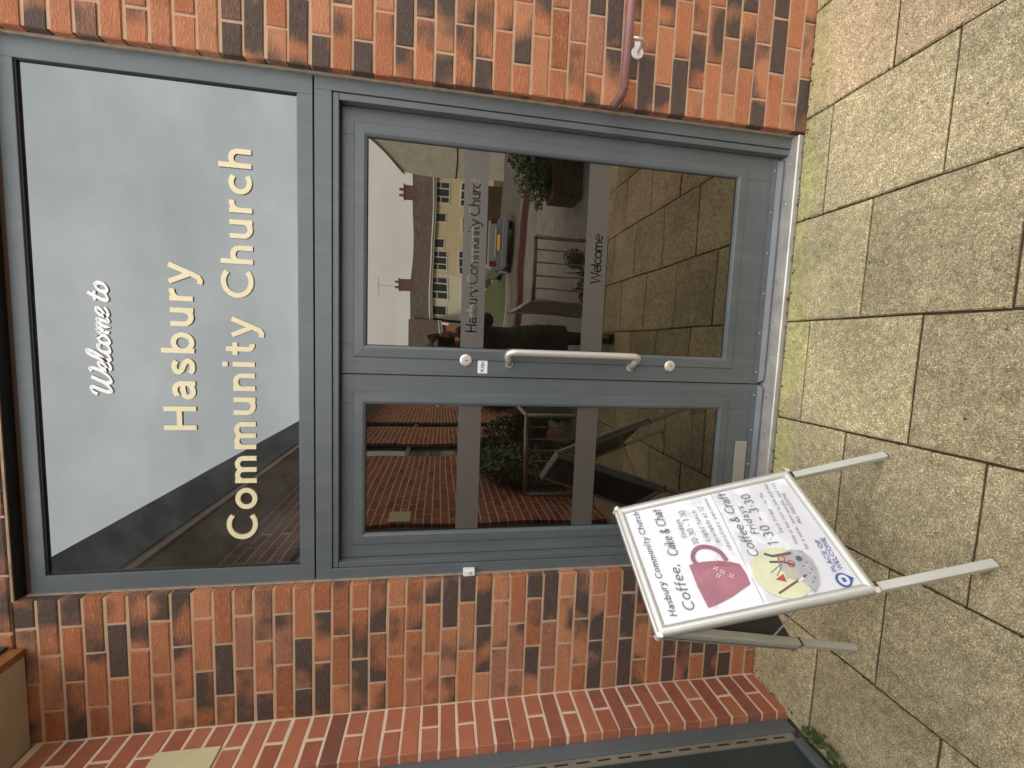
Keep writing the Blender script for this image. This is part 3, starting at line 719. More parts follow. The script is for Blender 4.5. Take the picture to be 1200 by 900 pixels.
# weed at the foot of the side door
wdp = thing('weed', 'small green leafy weed growing in the joint at the foot of the side door', 'weed', (-.57, -.42, GZ))
rl = random.Random(2)
for i in range(75):
    X, Y = -.580+rl.uniform(-.01, .045)*(1 if i % 3 else 1.4), rl.uniform(-.70, -.345); an = rl.uniform(-1.6, 1.7); ln = rl.uniform(.022, .042); wd_ = ln*.42; el = rl.uniform(.35, 1.2)
    dx, dy = math.cos(an), math.sin(an); h0 = GZ+rl.uniform(.0, .012)
    def lp_(t, s_): 
        r_ = ln*t; return (X+dx*r_*math.cos(el)-dy*s_*wd_, Y+dy*r_*math.cos(el)+dx*s_*wd_, h0+r_*math.sin(el)-(t**3)*ln*.25+abs(s_)*.004)
    vs = [lp_(0, 0), lp_(.35, .8), lp_(.7, .9), lp_(1, 0), lp_(.7, -.9), lp_(.35, -.8), lp_(.5, 0)]
    b = MB(); b.add(vs, [(0, 6, 1), (1, 6, 2), (2, 6, 3), (3, 6, 4), (4, 6, 5), (5, 6, 0)]); b.build('leaf', M_weed, wdp, smooth=True)
# crumbs of mortar and dirt at wall foot
b = MB(); 
for i in range(260):
    if i % 2: X, Y = rl.uniform(-.57, 3.3), -abs(rl.gauss(0, .012))-.003
    else: X, Y = XC+abs(rl.gauss(0, .012))+.003, rl.uniform(-1.7, -.01)
    r_ = rl.uniform(.0015, .0055); b.ellipsoid((X, Y, GZ+r_*.4), (r_, r_*rl.uniform(.6, 1.3), r_*.7), 5, 3)
tag(b.build('grit', M_joint), 'loose dark grit and mortar crumbs along the wall foot', 'grit', kind='stuff')

b = MB()
for i in range(420):
    X, Y = rl.uniform(-.55, 3.2), -abs(rl.gauss(0, .9))-.02
    if Y < -2.05: continue
    if rl.random() < .6:      # most of it lies in the joints
        ci = rl.randint(0, 7); X = -.162+SP*ci+rl.uniform(-.004, .004)
    r_ = rl.uniform(.001, .0035); b.ellipsoid((X, Y, GZ+r_*.3), (r_*rl.uniform(.7, 1.6), r_, r_*.6), 5, 3)
tag(b.build('grit', M_stem), 'fine dark grit scattered along the paving joints', 'grit', kind='stuff')
b = MB()
for i in range(900):
    ci = rl.randint(-1, 7); X = -.162+SP*ci+rl.gauss(0, .0035); Y = -rl.uniform(.0, 2.0); s_ = rl.uniform(.002, .005)
    for k in range(3): an = rl.uniform(0, 6.3); b.add([(X, Y, GZ-.008), (X+math.cos(an)*s_, Y+math.sin(an)*s_, GZ-.001+s_*.3), (X+math.cos(an+.9)*s_, Y+math.sin(an+.9)*s_, GZ-.003)], [(0, 1, 2)])
tag(b.build('moss', M_moss), 'dark green moss growing in the paving joints', 'moss', kind='stuff')
# ------------------------------------------------------------------ A-board
A0 = Vector((.455, -.864, GZ)); e = Vector((.563561, .826074, 0)); n0 = Vector((-.826074, .563561, 0)); UZ = Vector((0, 0, 1))
th_ = R(20); upv = n0*math.sin(th_)+UZ*math.cos(th_); nf = e.cross(upv); nf = -nf if nf.dot(n0) > 0 else nf   # outward front normal
ab = thing('pavement_sign', 'white and silver folding pavement board advertising coffee, standing before the left door', 'sign board', tuple(A0+e*.21+n0*.33))
def TF(u, v, h): return tuple(A0+e*u+upv*v+nf*h)                 # front leaf
up2 = -n0*math.sin(th_)+UZ*math.cos(th_); nb2 = n0*math.cos(th_)+UZ*math.sin(th_)
def TB(u, v, h): return tuple(A0+n0*.677+e*u+up2*v+nb2*h)       # rear leaf
def fbox(T, u0, u1, v0, v1, h0, h1): b = MB(); b.box(u0, u1, v0, v1, h0, h1, T=T); return b
def rail(T, P, Q, wd, lift=.0, side=1):
    """snap-frame rail: rounded section swept from P to Q (mitred)"""
    P, Q = Vector(P), Vector(Q); t = (Q-P).normalized(); nn = Vector((-t.y, t.x))*side
    prof = [(0, -.006), (0, .004), (.003, .009), (.009, .012), (wd*.55, .0125), (wd-.006, .009), (wd-.0015, .005), (wd, .0005), (wd, -.006)]
    b = MB(); vs = []
    for k, h in prof:
        a = P+nn*k+t*k; c = Q+nn*k-t*k; vs += [T(a.x, a.y, h+lift), T(c.x, c.y, h+lift)]
    n = len(prof); b.add(vs, [(2*i, 2*i+1, 2*i+3, 2*i+2) for i in range(n-1)]); b.add([T(*q) for q in [(P.x, P.y, -.006), (Q.x, Q.y, -.006), (P.x, P.y, -.005), (Q.x, Q.y, -.005)]], [(0, 1, 3, 2)])
    return b
u0, u1, v0, v1 = -.004, .434, .345, .980
BW = .029
for nm, T in (('front', TF), ('rear', TB)):
    fbox(T, u0+.004, u1-.004, v0+.004, v1-.004, -.007, -.001).build('backing_panel', M_bface, ab)
    for P, Q in (((u0, v0), (u1, v0)), ((u1, v0), (u1, v1)), ((u1, v1), (u0, v1)), ((u0, v1), (u0, v0))):
        rail(T, P, Q, BW).build('frame_rail', M_alu, ab, smooth=True)
    for (U, V) in ((u0, v0), (u1, v0), (u1, v1), (u0, v1)):
        b = MB(); sx = 1 if U == u0 else -1; sy = 1 if V == v0 else -1
        ps_ = [T(U+sx*x_, V+sy*y_, h) for (x_, y_) in ((-.0035, .012), (-.0035, .004), (-.001, -.001), (.004, -.0035), (.012, -.0035)) for h in (-.007, .0105)]
        b.add(ps_, [(2*i, 2*i+1, 2*i+3, 2*i+2) for i in range(4)]); b.add([T(U+sx*x_, V+sy*y_, .0105) for x_, y_ in ((-.0035, .012), (-.0035, .004), (-.001, -.001), (.004, -.0035), (.012, -.0035), (.012, .012))], [(0, 1, 2, 3, 4, 5)])
        b.build('corner_clip', M_chrome, ab)
    for U in (.001, .405):
        leg = fbox(T, U, U+.025, .0, v1-.03, -.031, -.0075).build('leg', M_alu, ab, bevel=.0025)
        fbox(T, U-.001, U+.026, v0-.009, v0-.0005, -.0325, .004).build('joint_cap', M_stem, leg)
        fbox(T, U-.001, U+.026, -.0015, .004, -.032, -.0065).build('foot_cap', M_black, leg)
    # inner edge channel on the leaf's hidden side
    for U in (u0, u1-.012): fbox(T, U, U+.012, v0, v1, -.018, -.0075).build('side_channel', M_plate, ab, bevel=.002)
b = fbox(TF, u0-.001, u1+.001, v1-.004, v1+.006, -.03, .003); b.build('hinge_bar', M_alu, ab, bevel=.003)
for U in (.006, .415):
    b = MB(); b.tube([TF(U, .56, -.014), TB(U, .50, -.014)], .003, 6); b.build('stay', M_alu, ab)

# poster
pu0, pu1, pv0, pv1 = .024, .406, .374, .952
pb = MB(); nu, nv = 24, 32
def ph(u, v):
    x = (u-pu0)/(pu1-pu0); y = (v-pv0)/(pv1-pv0); fold = .650-.02*x
    q = .0016*noise.noise(Vector((u*9, v*7, 3)))+.0011*noise.noise(Vector((u*22, v*17, 9)))
    return .0022+q+.0022*math.exp(-((v-fold)/.008)**2)
pvs = [TF(pu0+(pu1-pu0)*i/nu, pv0+(pv1-pv0)*j/nv, ph(pu0+(pu1-pu0)*i/nu, pv0+(pv1-pv0)*j/nv)) for j in range(nv+1) for i in range(nu+1)]
pb.add(pvs, [(j*(nu+1)+i, j*(nu+1)+i+1, (j+1)*(nu+1)+i+1, (j+1)*(nu+1)+i) for j in range(nv) for i in range(nu)])
_n = M_paper.node_tree.nodes['Principled BSDF']; _n.inputs['Coat Weight'].default_value = .8; _n.inputs['Coat Roughness'].default_value = .04; _n.inputs['Coat IOR'].default_value = 1.9
_t = M_paper.node_tree; _q = _t.nodes.new('ShaderNodeTexNoise'); _q.inputs['Scale'].default_value = 7; _q.inputs['Detail'].default_value = 3; _b = _t.nodes.new('ShaderNodeBump'); _b.inputs['Strength'].default_value = 1; _b.inputs['Distance'].default_value = .012; _c = _t.nodes.new('ShaderNodeTexCoord'); _t.links.new(_c.outputs['Object'], _q.inputs['Vector']); _t.links.new(_q.outputs['Fac'], _b.inputs['Height']); _t.links.new(_b.outputs[0], _n.inputs['Coat Normal'])
pst = pb.build('poster', M_paper, ab, smooth=True)
b = MB(); ribbon(b, [(pu0+.004, .6545), (.2, .646), (pu1-.004, .636)], lambda t: .0016, lambda u, v, h: TF(u, v, ph(u, v)+.0006), 0, 0); b.build('paper_fold', M_ink2, pst)
lay_ = [0]
def TP(u, v, h): return TF(u, v, .0052+.00012*lay_[0]+h)
def ptxt(txt, x0, x1, y0, cap, w=.08, sl=.16, mat=None, hand=.03, rot=0.):
    lay_[0] = 12; b = MB(); write(txt, TP, x0, x1, y0, cap, w, slant=sl, hand=hand, one=b, rot=rot); b.build('lettering', mat or M_ink, pst)
def poly(pts, mat, name='print', layer=0, par=None):
    lay_[0] = layer; b = MB(); b.add([TP(x, y, 0) for x, y in pts], [tuple(range(len(pts)))]); return b.build(name, mat, par or pst)
ptxt('Hasbury Community Church', .040, .400, .907, .021, .11, .22, hand=.06, rot=-.004)
ptxt('Coffee,', .045, .190, .848, .034, .082, .2, rot=-.02)
ptxt('Cake & Chat', .215, .392, .829, .034, .082, .2, rot=-.02)
ptxt('Fridays', .268, .338, .779, .018, .082, .2)
ptxt('10.30 - 1.30', .238, .368, .750, .021, .082, .1)
ptxt('Light lunch', .240, .358, .715, .016, .082, .2, rot=-.01)
ptxt('available at 12', .228, .366, .688, .015, .082, .2, rot=-.02)
ptxt('(donations welcome)', .196, .395, .663, .014, .082, .2, rot=-.03)
ptxt('Coffee & Craft', .158, .398, .594, .031, .082, .2, rot=-.02)
ptxt('Fridays', .228, .335, .558, .024, .09, .2)
ptxt('1.30 - 3.30', .182, .376, .520, .031, .09, .1, rot=-.02)
ptxt('Each Friday - in the', .216, .368, .487, .0105, .12, .2, M_ink2, rot=-.08)
ptxt('Free or low cost to join and chat', .172, .398, .466, .0105, .12, .2, M_ink2, rot=-.11)
ptxt('for a warm, meet people, just call', .148, .392, .447, .0105, .12, .2, M_ink2, rot=-.12)
ptxt('ALL WELCOME', .232, .348, .418, .010, .14, .2, M_ink, rot=-.1)
ptxt('PLACE OF', .070, .173, .413, .013, .15, 0, M_blue, hand=0, rot=-.10)
ptxt('WELCOME', .072, .175, .395, .013, .15, 0, M_blue, hand=0, rot=-.10)
# heart-pin logo
lg = [(.044, .384)]+[(.044+.021*math.cos(R(a_)), .413+.020*math.sin(R(a_))) for a_ in range(-30, 211, 16)]
poly(lg, M_blue, layer=2)
poly([(.044+.0155*math.cos(R(a_)), .412+.0145*math.sin(R(a_))) for a_ in range(0, 360, 24)], M_paper, layer=4)
poly([(.044+.009*math.cos(R(a_)), .412+.007*math.sin(R(a_))) for a_ in range(45, 405, 90)], M_blue, layer=6)
# mug
mug = poly([(.045, .811), (.112, .815), (.179, .812), (.180, .77), (.173, .72), (.160, .684), (.150, .664), (.115, .660), (.086, .664), (.062, .73), (.050, .78)], M_pink, 'mug_print', 1)
lay_[0] = 3; b = MB(); ribbon(b, cat([(.172, .787), (.196, .792), (.219, .778), (.228, .752), (.218, .722), (.196, .702), (.168, .696)], 5), lambda t: .0135, TP, 0, 0); b.build('print', M_pinkd, pst)
for (qx, qy) in ((.128, .742), (.137, .725), (.152, .739), (.120, .705)):
    lay_[0] = 5; b = MB()
    for a_ in range(0, 360, 90): ribbon(b, [(qx+.003*math.cos(R(a_+20)), qy+.003*math.sin(R(a_+20))), (qx+.0075*math.cos(R(a_)), qy+.0075*math.sin(R(a_)))], lambda t: .0025, TP, 0, 0)
    b.build('print', M_white, pst)
for k in range(5):
    lay_[0] = 5; b = MB(); ribbon(b, cat([(.150+.003*k, .800-.03*k*.6), (.162, .77-.02*k), (.160-.003*k, .735-.014*k), (.150, .70-.008*k)], 4), lambda t: .0012, TP, 0, 0); b.build('print', M_pinkd, pst)
# craft picture
poly([(.100+.078*math.cos(R(a_)), .560+.084*math.sin(R(a_))) for a_ in range(0, 360, 12)], M_yello, layer=1)
poly([(.160, .500), (.150, .470), (.118, .458), (.075, .465), (.045, .482), (.026, .506), (.060, .520), (.075, .545), (.110, .560), (.150, .545)], M_grn, layer=3)
poly([(.072, .515), (.105, .520), (.112, .552), (.078, .560)], M_tan, layer=4)
poly([(.083, .590), (.094, .560), (.070, .563)], M_redp, layer=5)
def pl(pts, wd, mat, ly): 
    lay_[0] = ly; b = MB(); ribbon(b, pts, lambda t: wd, TP, 0, 0); b.build('print', mat, pst)
pl([(.164, .580), (.151, .560), (.149, .503)], .008, M_ink, 6); pl([(.151, .548), (.148, .505)], .0075, M_brownp, 7)
pl([(.044, .602), (.062, .548), (.078, .500)], .006, M_brownp, 6); pl([(.065, .53), (.073, .512)], .008, M_paper, 7)
pl([(.136, .578), (.128, .540), (.112, .515)], .007, M_ink, 8)
pl([(.104, .592), (.118, .560), (.122, .545)], .003, M_ink2, 9); pl([(.092, .580), (.112, .556), (.135, .552)], .003, M_ink2, 9)
pl(arc(.138, .540, .009, .010, 0, 360, 14), .003, M_redp, 10); pl(arc(.118, .522, .010, .009, 0, 360, 14), .0035, M_redp, 10)
poly([(.128+.009*math.cos(R(a_)), .492+.009*math.sin(R(a_))) for a_ in range(0, 360, 24)], M_ink, layer=6)
for (qx, qy) in ((.112, .478), (.104, .492), (.090, .476), (.080, .488), (.066, .482), (.055, .494)): poly([(qx-.003, qy), (qx, qy-.003), (qx+.003, qy), (qx, qy+.003)], M_ink, layer=6)

# ------------------------------------------------------------------ the street behind the viewer (seen mirrored in the glass)
def gz(y):
    P = [(-2.1, -.62), (-6, -.66), (-10, -.80), (-12.5, -.92), (-19, -1.15), (-22, -1.35), (-34, -2.2), (-60, -2.6), (-400, -3)]
    if y >= P[0][0]: return P[0][1]
    for (a, za), (c, zc) in zip(P[:-1], P[1:]):
        if y >= c: return za+(zc-za)*(a-y)/(a-c)
    return P[-1][1]
def sheet(name, mat, ylist, xf, dz, kind='structure'):
    b = MB(); vs = []
    for y in ylist: x0, x1 = xf(y); vs += [(x0, y, gz(y)+dz), (x1, y, gz(y)+dz)]
    b.add(vs, [(2*i, 2*i+1, 2*i+3, 2*i+2) for i in range(len(ylist)-1)]); o = b.build(name, mat); o['kind'] = kind; return o
Y_ = [60, -2.1, -2.2, -6, -10, -12.5, -19, -22, -34, -60, -400]
sheet('ground', M_grass, Y_, lambda y: (-300, 300), -.05)
sheet('forecourt', M_concrete, [-2.165, -6, -9.4], lambda y: (-7, 30), .0)
kx = [(30, -3.0), (9.5, -8.5), (6.2, -10.1), (2.4, -11.5), (-2.0, -11.9), (-20, -12.5)]
b = MB()
for (xa, ya), (xb, yb_) in zip(kx[:-1], kx[1:]):
    b.add([(xa, ya, -1.2), (xb, yb_, -1.2), (xb, yb_, gz(yb_)+.16), (xa, ya, gz(ya)+.16), (xa, ya-.22, gz(ya)+.16), (xb, yb_-.22, gz(yb_)+.16), (xb, yb_-.22, -1.3), (xa, ya-.22, -1.3)], [(1, 0, 3, 2), (3, 4, 5, 2), (5, 4, 7, 6)])
o = b.build('kerb', M_kerb); o['kind'] = 'structure'
sheet('pavement', M_concrete, [-9.4, -12.5], lambda y: (-20, 30), .004)
sheet('road', M_road, [-12.5, -19, -20.5], lambda y: (-60, 60), .004)
b = MB(); b.box(-2.0, 4.1, -14.9, -14.72, -1.3, -.88); b.box(3.95, 4.1, -20, -14.9, -1.6, -.9); o = b.build('verge_kerb', M_kerbl); o['kind'] = 'structure'
b = MB(); b.box(-20, 3.94, -33, -14.91, -1.8, -.93); o = b.build('lawn', M_grass); o['kind'] = 'structure'

# guard rails round the raised step
def guard(label, x0, x1, ret, by=-2.36):
    g = thing('guard_rail', label, 'railing', ((x0+x1)/2, by, -.62), 'galvanised guard rails below the entrance step')
    zt, zb_ = .655, -.38
    for z in (zt, zb_): b = MB(); b.tube([(x0, by, z), (x1, by, z)], .024, 10); b.build('rail', M_galv, g, smooth=True)
    b = MB(); b.tube([(ret, by, zt), (ret, by-1.7, zt-.06)], .024, 10); b.build('rail', M_galv, g, smooth=True)
    b = MB(); b.tube([(ret, by, zb_), (ret, by-1.7, zb_-.06)], .024, 10); b.build('rail', M_galv, g, smooth=True)
    for X, Y in ((x0, by), (x1, by), (ret, by-1.7)): b = MB(); b.tube([(X, Y, gz(Y)), (X, Y, zt+.0)], .024, 10); b.build('post', M_galv, g, smooth=True)
    n = int((x1-x0)/.112)
    for i in range(1, n): b = MB(); X = x0+(x1-x0)*i/n; b.tube([(X, by, zb_), (X, by, zt)], .008, 6); b.build('baluster', M_galv, g)
    for i in range(1, 12): b = MB(); Y = by-1.7*i/12; b.tube([(ret, Y, zb_-.06*i/12), (ret, Y, zt-.06*i/12)], .008, 6); b.build('baluster', M_galv, g)
guard('galvanised guard rail mirrored in the right hand door', 1.47, 2.11, 1.47)
guard('galvanised guard rail mirrored in the left hand door', -.56, .27, .27)

def leaves(mb, c, r, n, size, rg, dense=.5):
    for i in range(n):
        d = Vector((rg.gauss(0, 1), rg.gauss(0, 1), rg.gauss(0, 1))).normalized(); k = rg.uniform(dense, 1)**.5
        q = Vector((c[0]+d.x*r[0]*k, c[1]+d.y*r[1]*k, c[2]+d.z*r[2]*k))
        u = Vector((rg.gauss(0, 1), rg.gauss(0, 1), rg.gauss(0, 1))).normalized(); v = u.cross(d); v = v.normalized() if v.length > .01 else Vector((1, 0, 0)); s = size*rg.uniform(.6, 1.4)
        mb.cur = rg.random(); mb.add([q-u*s, q+v*s*.45, q+u*s, q-v*s*.45], [(0, 1, 2, 3)])
rg = random.Random(21)
def bush(label, c, r, n, size, mat, blobs=6):
    t = thing('shrub', label, 'shrub', (c[0], c[1], gz(c[1]))); b = MB()
    for i in range(blobs):
        cc = [c[k]+rg.uniform(-.6, .6)*r[k] for k in range(3)]; leaves(b, cc, [q*rg.uniform(.22, .62) for q in r], n//blobs, size, rg)
    b.build('foliage', mat, t, kind='stuff')
    for i in range(4):
        b = MB(); a_ = rg.uniform(0, 6.3); b.tube([(c[0], c[1], gz(c[1])-.05), (c[0]+.2*r[0]*math.cos(a_), c[1]+.2*r[1]*math.sin(a_), c[2]-.4*r[2]), (c[0]+.6*r[0]*math.cos(a_), c[1]+.6*r[1]*math.sin(a_), c[2]+.4*r[2])], [.02, .015, .006], 6); b.build('stem', M_stem, t)
bush('tall dark green shrub beside the wing wall, mirrored in the left door', (-.15, -5.2, .15), (.62, 1.1, 1.05), 4200, .045, M_leaf)
bush('dark ivy like shrub growing against the brick wing wall, mirrored low in the left door', (-.42, -3.3, .30), (.2, 1.25, .95), 6500, .035, M_leaf, 12)
bush('autumn brown shrub beyond the guard rail, mirrored in the left door', (.1, -8.6, .0), (1.0, 1.2, 1.3), 2600, .07, M_leaf2)
bush('green shrub right of the forecourt, mirrored at the edge of the right door', (4.45, -5.35, -.02), (.95, 1.0, .72), 6500, .05, M_leaf, 18)
bush('low dark shrub in the bed below the step, mirrored in the right door', (2.7, -2.75, -.28), (.9, .32, .24), 2600, .035, M_leaf)
bush('yellow green bush in the bed behind the right guard rail', (2.0, -3.6, -.28), (.42, .4, .36), 1500, .03, M_leaf2)
bush('dark shrub in the bed below the step at the left', (-.1, -2.9, -.3), (.42, .3, .3), 1500, .035, M_leaf)
for (a_, c_) in ((1.47, 3.9), (-.57, .36)): o = bx(a_, c_, -4.0, -2.18, -.8, -.585).build('flower_bed', M_joint); o['kind'] = 'structure'
bn = thing('planter', 'dark timber planter box beside the green shrub across the forecourt', 'planter', (3.75, -5.2, -.65))
for (a_, c_, d_, e_) in ((3.4, 4.1, -5.0, -4.96), (3.4, 4.1, -5.5, -5.46), (3.4, 3.44, -5.46, -5.0), (4.06, 4.1, -5.46, -5.0)):
    for z in (-.64, -.48, -.32): bx(a_, c_, d_, e_, z, z+.15).build('board', M_stem, bn)
bx(3.45, 4.05, -5.45, -5.01, -.6, -.22).build('soil', M_joint, bn)

# houses across the road
def house(label, x0, x1, y, ze, zr, mat, wins, chims, porch=None, split=None):
    h = thing('house', label, 'house', ((x0+x1)/2, y-3.5, gz(y)))
    zb_ = gz(y)-.6
    bx(x0, x1 if split is None else split, y-7, y, zb_, ze).build('wall', mat, h)
    if split is not None: bx(split+.003, x1, y-7, y, zb_, ze).build('wall', M_render, h)
    b = MB(); b.add([(x0-.3, y+.35, ze-.02), (x1+.3, y+.35, ze-.02), (x1+.3, y-3.5, zr), (x0-.3, y-3.5, zr), (x0-.3, y-7.35, ze-.02), (x1+.3, y-7.35, ze-.02),
        (x0-.3, y+.35, ze-.12), (x1+.3, y+.35, ze-.12), (x0-.3, y-7.35, ze-.12), (x1+.3, y-7.35, ze-.12)], [(0, 1, 2, 3), (3, 2, 5, 4), (6, 7, 1, 0), (8, 6, 0, 3, 4), (7, 9, 5, 2, 1)]); rf = b.build('roof', M_tile, h)
    b = MB(); b.tube([(x0-.3, y+.42, ze-.05), (x1+.3, y+.42, ze-.05)], .07, 8); b.build('gutter', M_upvc, h, smooth=True)
    bx(x0-.3, x1+.3, y+.30, y+.345, ze-.26, ze-.06).build('fascia', M_upvc, h)
    for (a_, c_, d_, e_, bars) in wins:
        g = bx(a_, c_, y-.02, y+.02, d_, e_).build('window', M_winglass, h)
        f = MB(); t = .10
        f.box(a_-t, a_, y+.001, y+.06, d_-t, e_+t); f.box(c_, c_+t, y+.001, y+.06, d_-t, e_+t); f.box(a_, c_, y+.001, y+.06, d_-t, d_); f.box(a_, c_, y+.001, y+.06, e_, e_+t)
        for q in bars: X = a_+(c_-a_)*q; f.box(X-.045, X+.045, y+.021, y+.055, d_, e_)
        if len(bars) > 1:
            for q0, q1 in ((0, bars[0]), (bars[-1], 1)): f.box(a_+(c_-a_)*q0+.03, a_+(c_-a_)*q1-.03, y+.021, y+.055, e_-.42, e_-.36)
        f.build('window_frame', M_upvc, g)
    for (X, Y, w_, z0_, z1_, pots, aer) in chims:
        c_ = bx(X-w_/2, X+w_/2, Y-.45, Y+.45, z0_, z1_).build('chimney', M_chim, h)
        bx(X-w_/2-.06, X+w_/2+.06, Y-.51, Y+.51, z1_+.002, z1_+.12).build('capping', M_chim, c_)
        for i in range(pots): b = MB(); px = X-w_/2+w_*(i+.5)/pots; b.tube([(px, Y, z1_+.12), (px, Y, z1_+.5)], [.13, .10], 10); b.build('chimney_pot', M_chim, c_)
        if aer:
            b = MB(); b.tube([(X-.2, Y, z1_), (X-.2, Y, z1_+2.0)], .025, 6); b.tube([(X-1.0, Y, z1_+1.9), (X+.6, Y, z1_+1.9)], .02, 6)
            for i in range(6): b.tube([(X-.9+.28*i, Y-.3, z1_+1.9), (X-.9+.28*i, Y+.3, z1_+1.9)], .012, 5)
            b.build('aerial', M_galv, c_)
    return h
house('long cream rendered house across the road, mirrored in the right hand door', 2.95, 19.5, -35, 2.62, 4.5, M_render2,
      [(12.55, 14.2, 1.2, 2.35, (.3, .7)), (10.9, 11.55, 1.45, 2.3, ()), (8.85, 9.5, 1.5, 2.3, ()), (6.85, 8.5, 1.2, 2.35, (.3, .7)), (4.6, 6.1, 1.2, 2.35, (.3, .7)), (3.3, 4.0, 1.3, 2.3, ()),
       (12.4, 14.2, -1.4, .1, (.3, .7)), (6.7, 8.6, -1.4, .1, (.3, .7)), (4.3, 6.0, -1.6, .0, (.3, .7)), (10.2, 11.3, -2.2, -.1, ())],
      [(5.9, -38.5, 1.0, 3.8, 5.5, 2, True), (14.2, -38.5, 1.0, 3.8, 5.1, 2, False)], split=6.4)
house('brown roofed house to the left across the road, beside the long cream house', -9, 2.4, -33.5, 1.9, 4.55, M_redbrick, [(-1.5, .3, .0, 1.1, (.3, .7)), (-6, -4.2, .0, 1.1, (.3, .7))], [(-4, -37, 1.0, 3.8, 5.6, 2, False)])
# pale pebble-dashed gable close by on the right
gb = thing('gable_building', 'pale grey pebbledashed gable mirrored at the right edge of the right hand door', 'building', (12.5, -24, -1.2))
b = MB(); X0, X1, Y0 = 9.05, 17.2, -20.0
b.add([(X0, Y0, -1.8), (X1, Y0, -1.8), (X1, Y0, 3.6), (13.1, Y0, 8.2), (X0, Y0, 3.6), (X0+8, Y0-9, -1.8), (X1+8, Y0-9, -1.8), (X1+8, Y0-9, 3.6), (21.1, Y0-9, 8.2), (X0+8, Y0-9, 3.6)], [(1, 0, 4, 3, 2), (0, 5, 9, 4), (6, 1, 2, 7), (5, 6, 7, 8, 9)]); b.build('wall', M_dash, gb)
b = MB(); b.add([(X0-.12, Y0+.1, 3.55), (13.1, Y0+.1, 8.34), (21.1, Y0-9, 8.34), (X0+7.9, Y0-9, 3.55), (X1+.12, Y0+.1, 3.55), (X1+8.1, Y0-9, 3.55), (X0-.12, Y0+.1, 3.43), (13.1, Y0+.1, 8.22), (X1+.12, Y0+.1, 3.43)], [(0, 1, 2, 3), (1, 4, 5, 2), (6, 7, 1, 0), (7, 8, 4, 1)]); b.build('roof', M_tile, gb)
b = MB(); b.box(X0, X1, Y0+.001, Y0+.03, 1.0, 1.06); b.build('band', M_rubber, gb)
b = MB(); b.box(3.9, 8.9, -22.2, -22, -1.6, .05)
for i in range(9): b.box(4.0+i*.6, 4.1+i*.6, -22, -21.95, -1.6, .15)
fn = thing('garden_fence', 'grey boarded garden fence across the road behind the parked car', 'fence', (6.4, -22.1, -1.4))
for i in range(37): X = 3.95+i*.15; bx(X, X+.142, -22.03, -22.0-(i % 2)*.012, -1.5, .10).build('board', M_stem, fn)
bx(3.9, 8.95, -22.10, -22.04, -.3, -.2).build('rail', M_stem, fn)

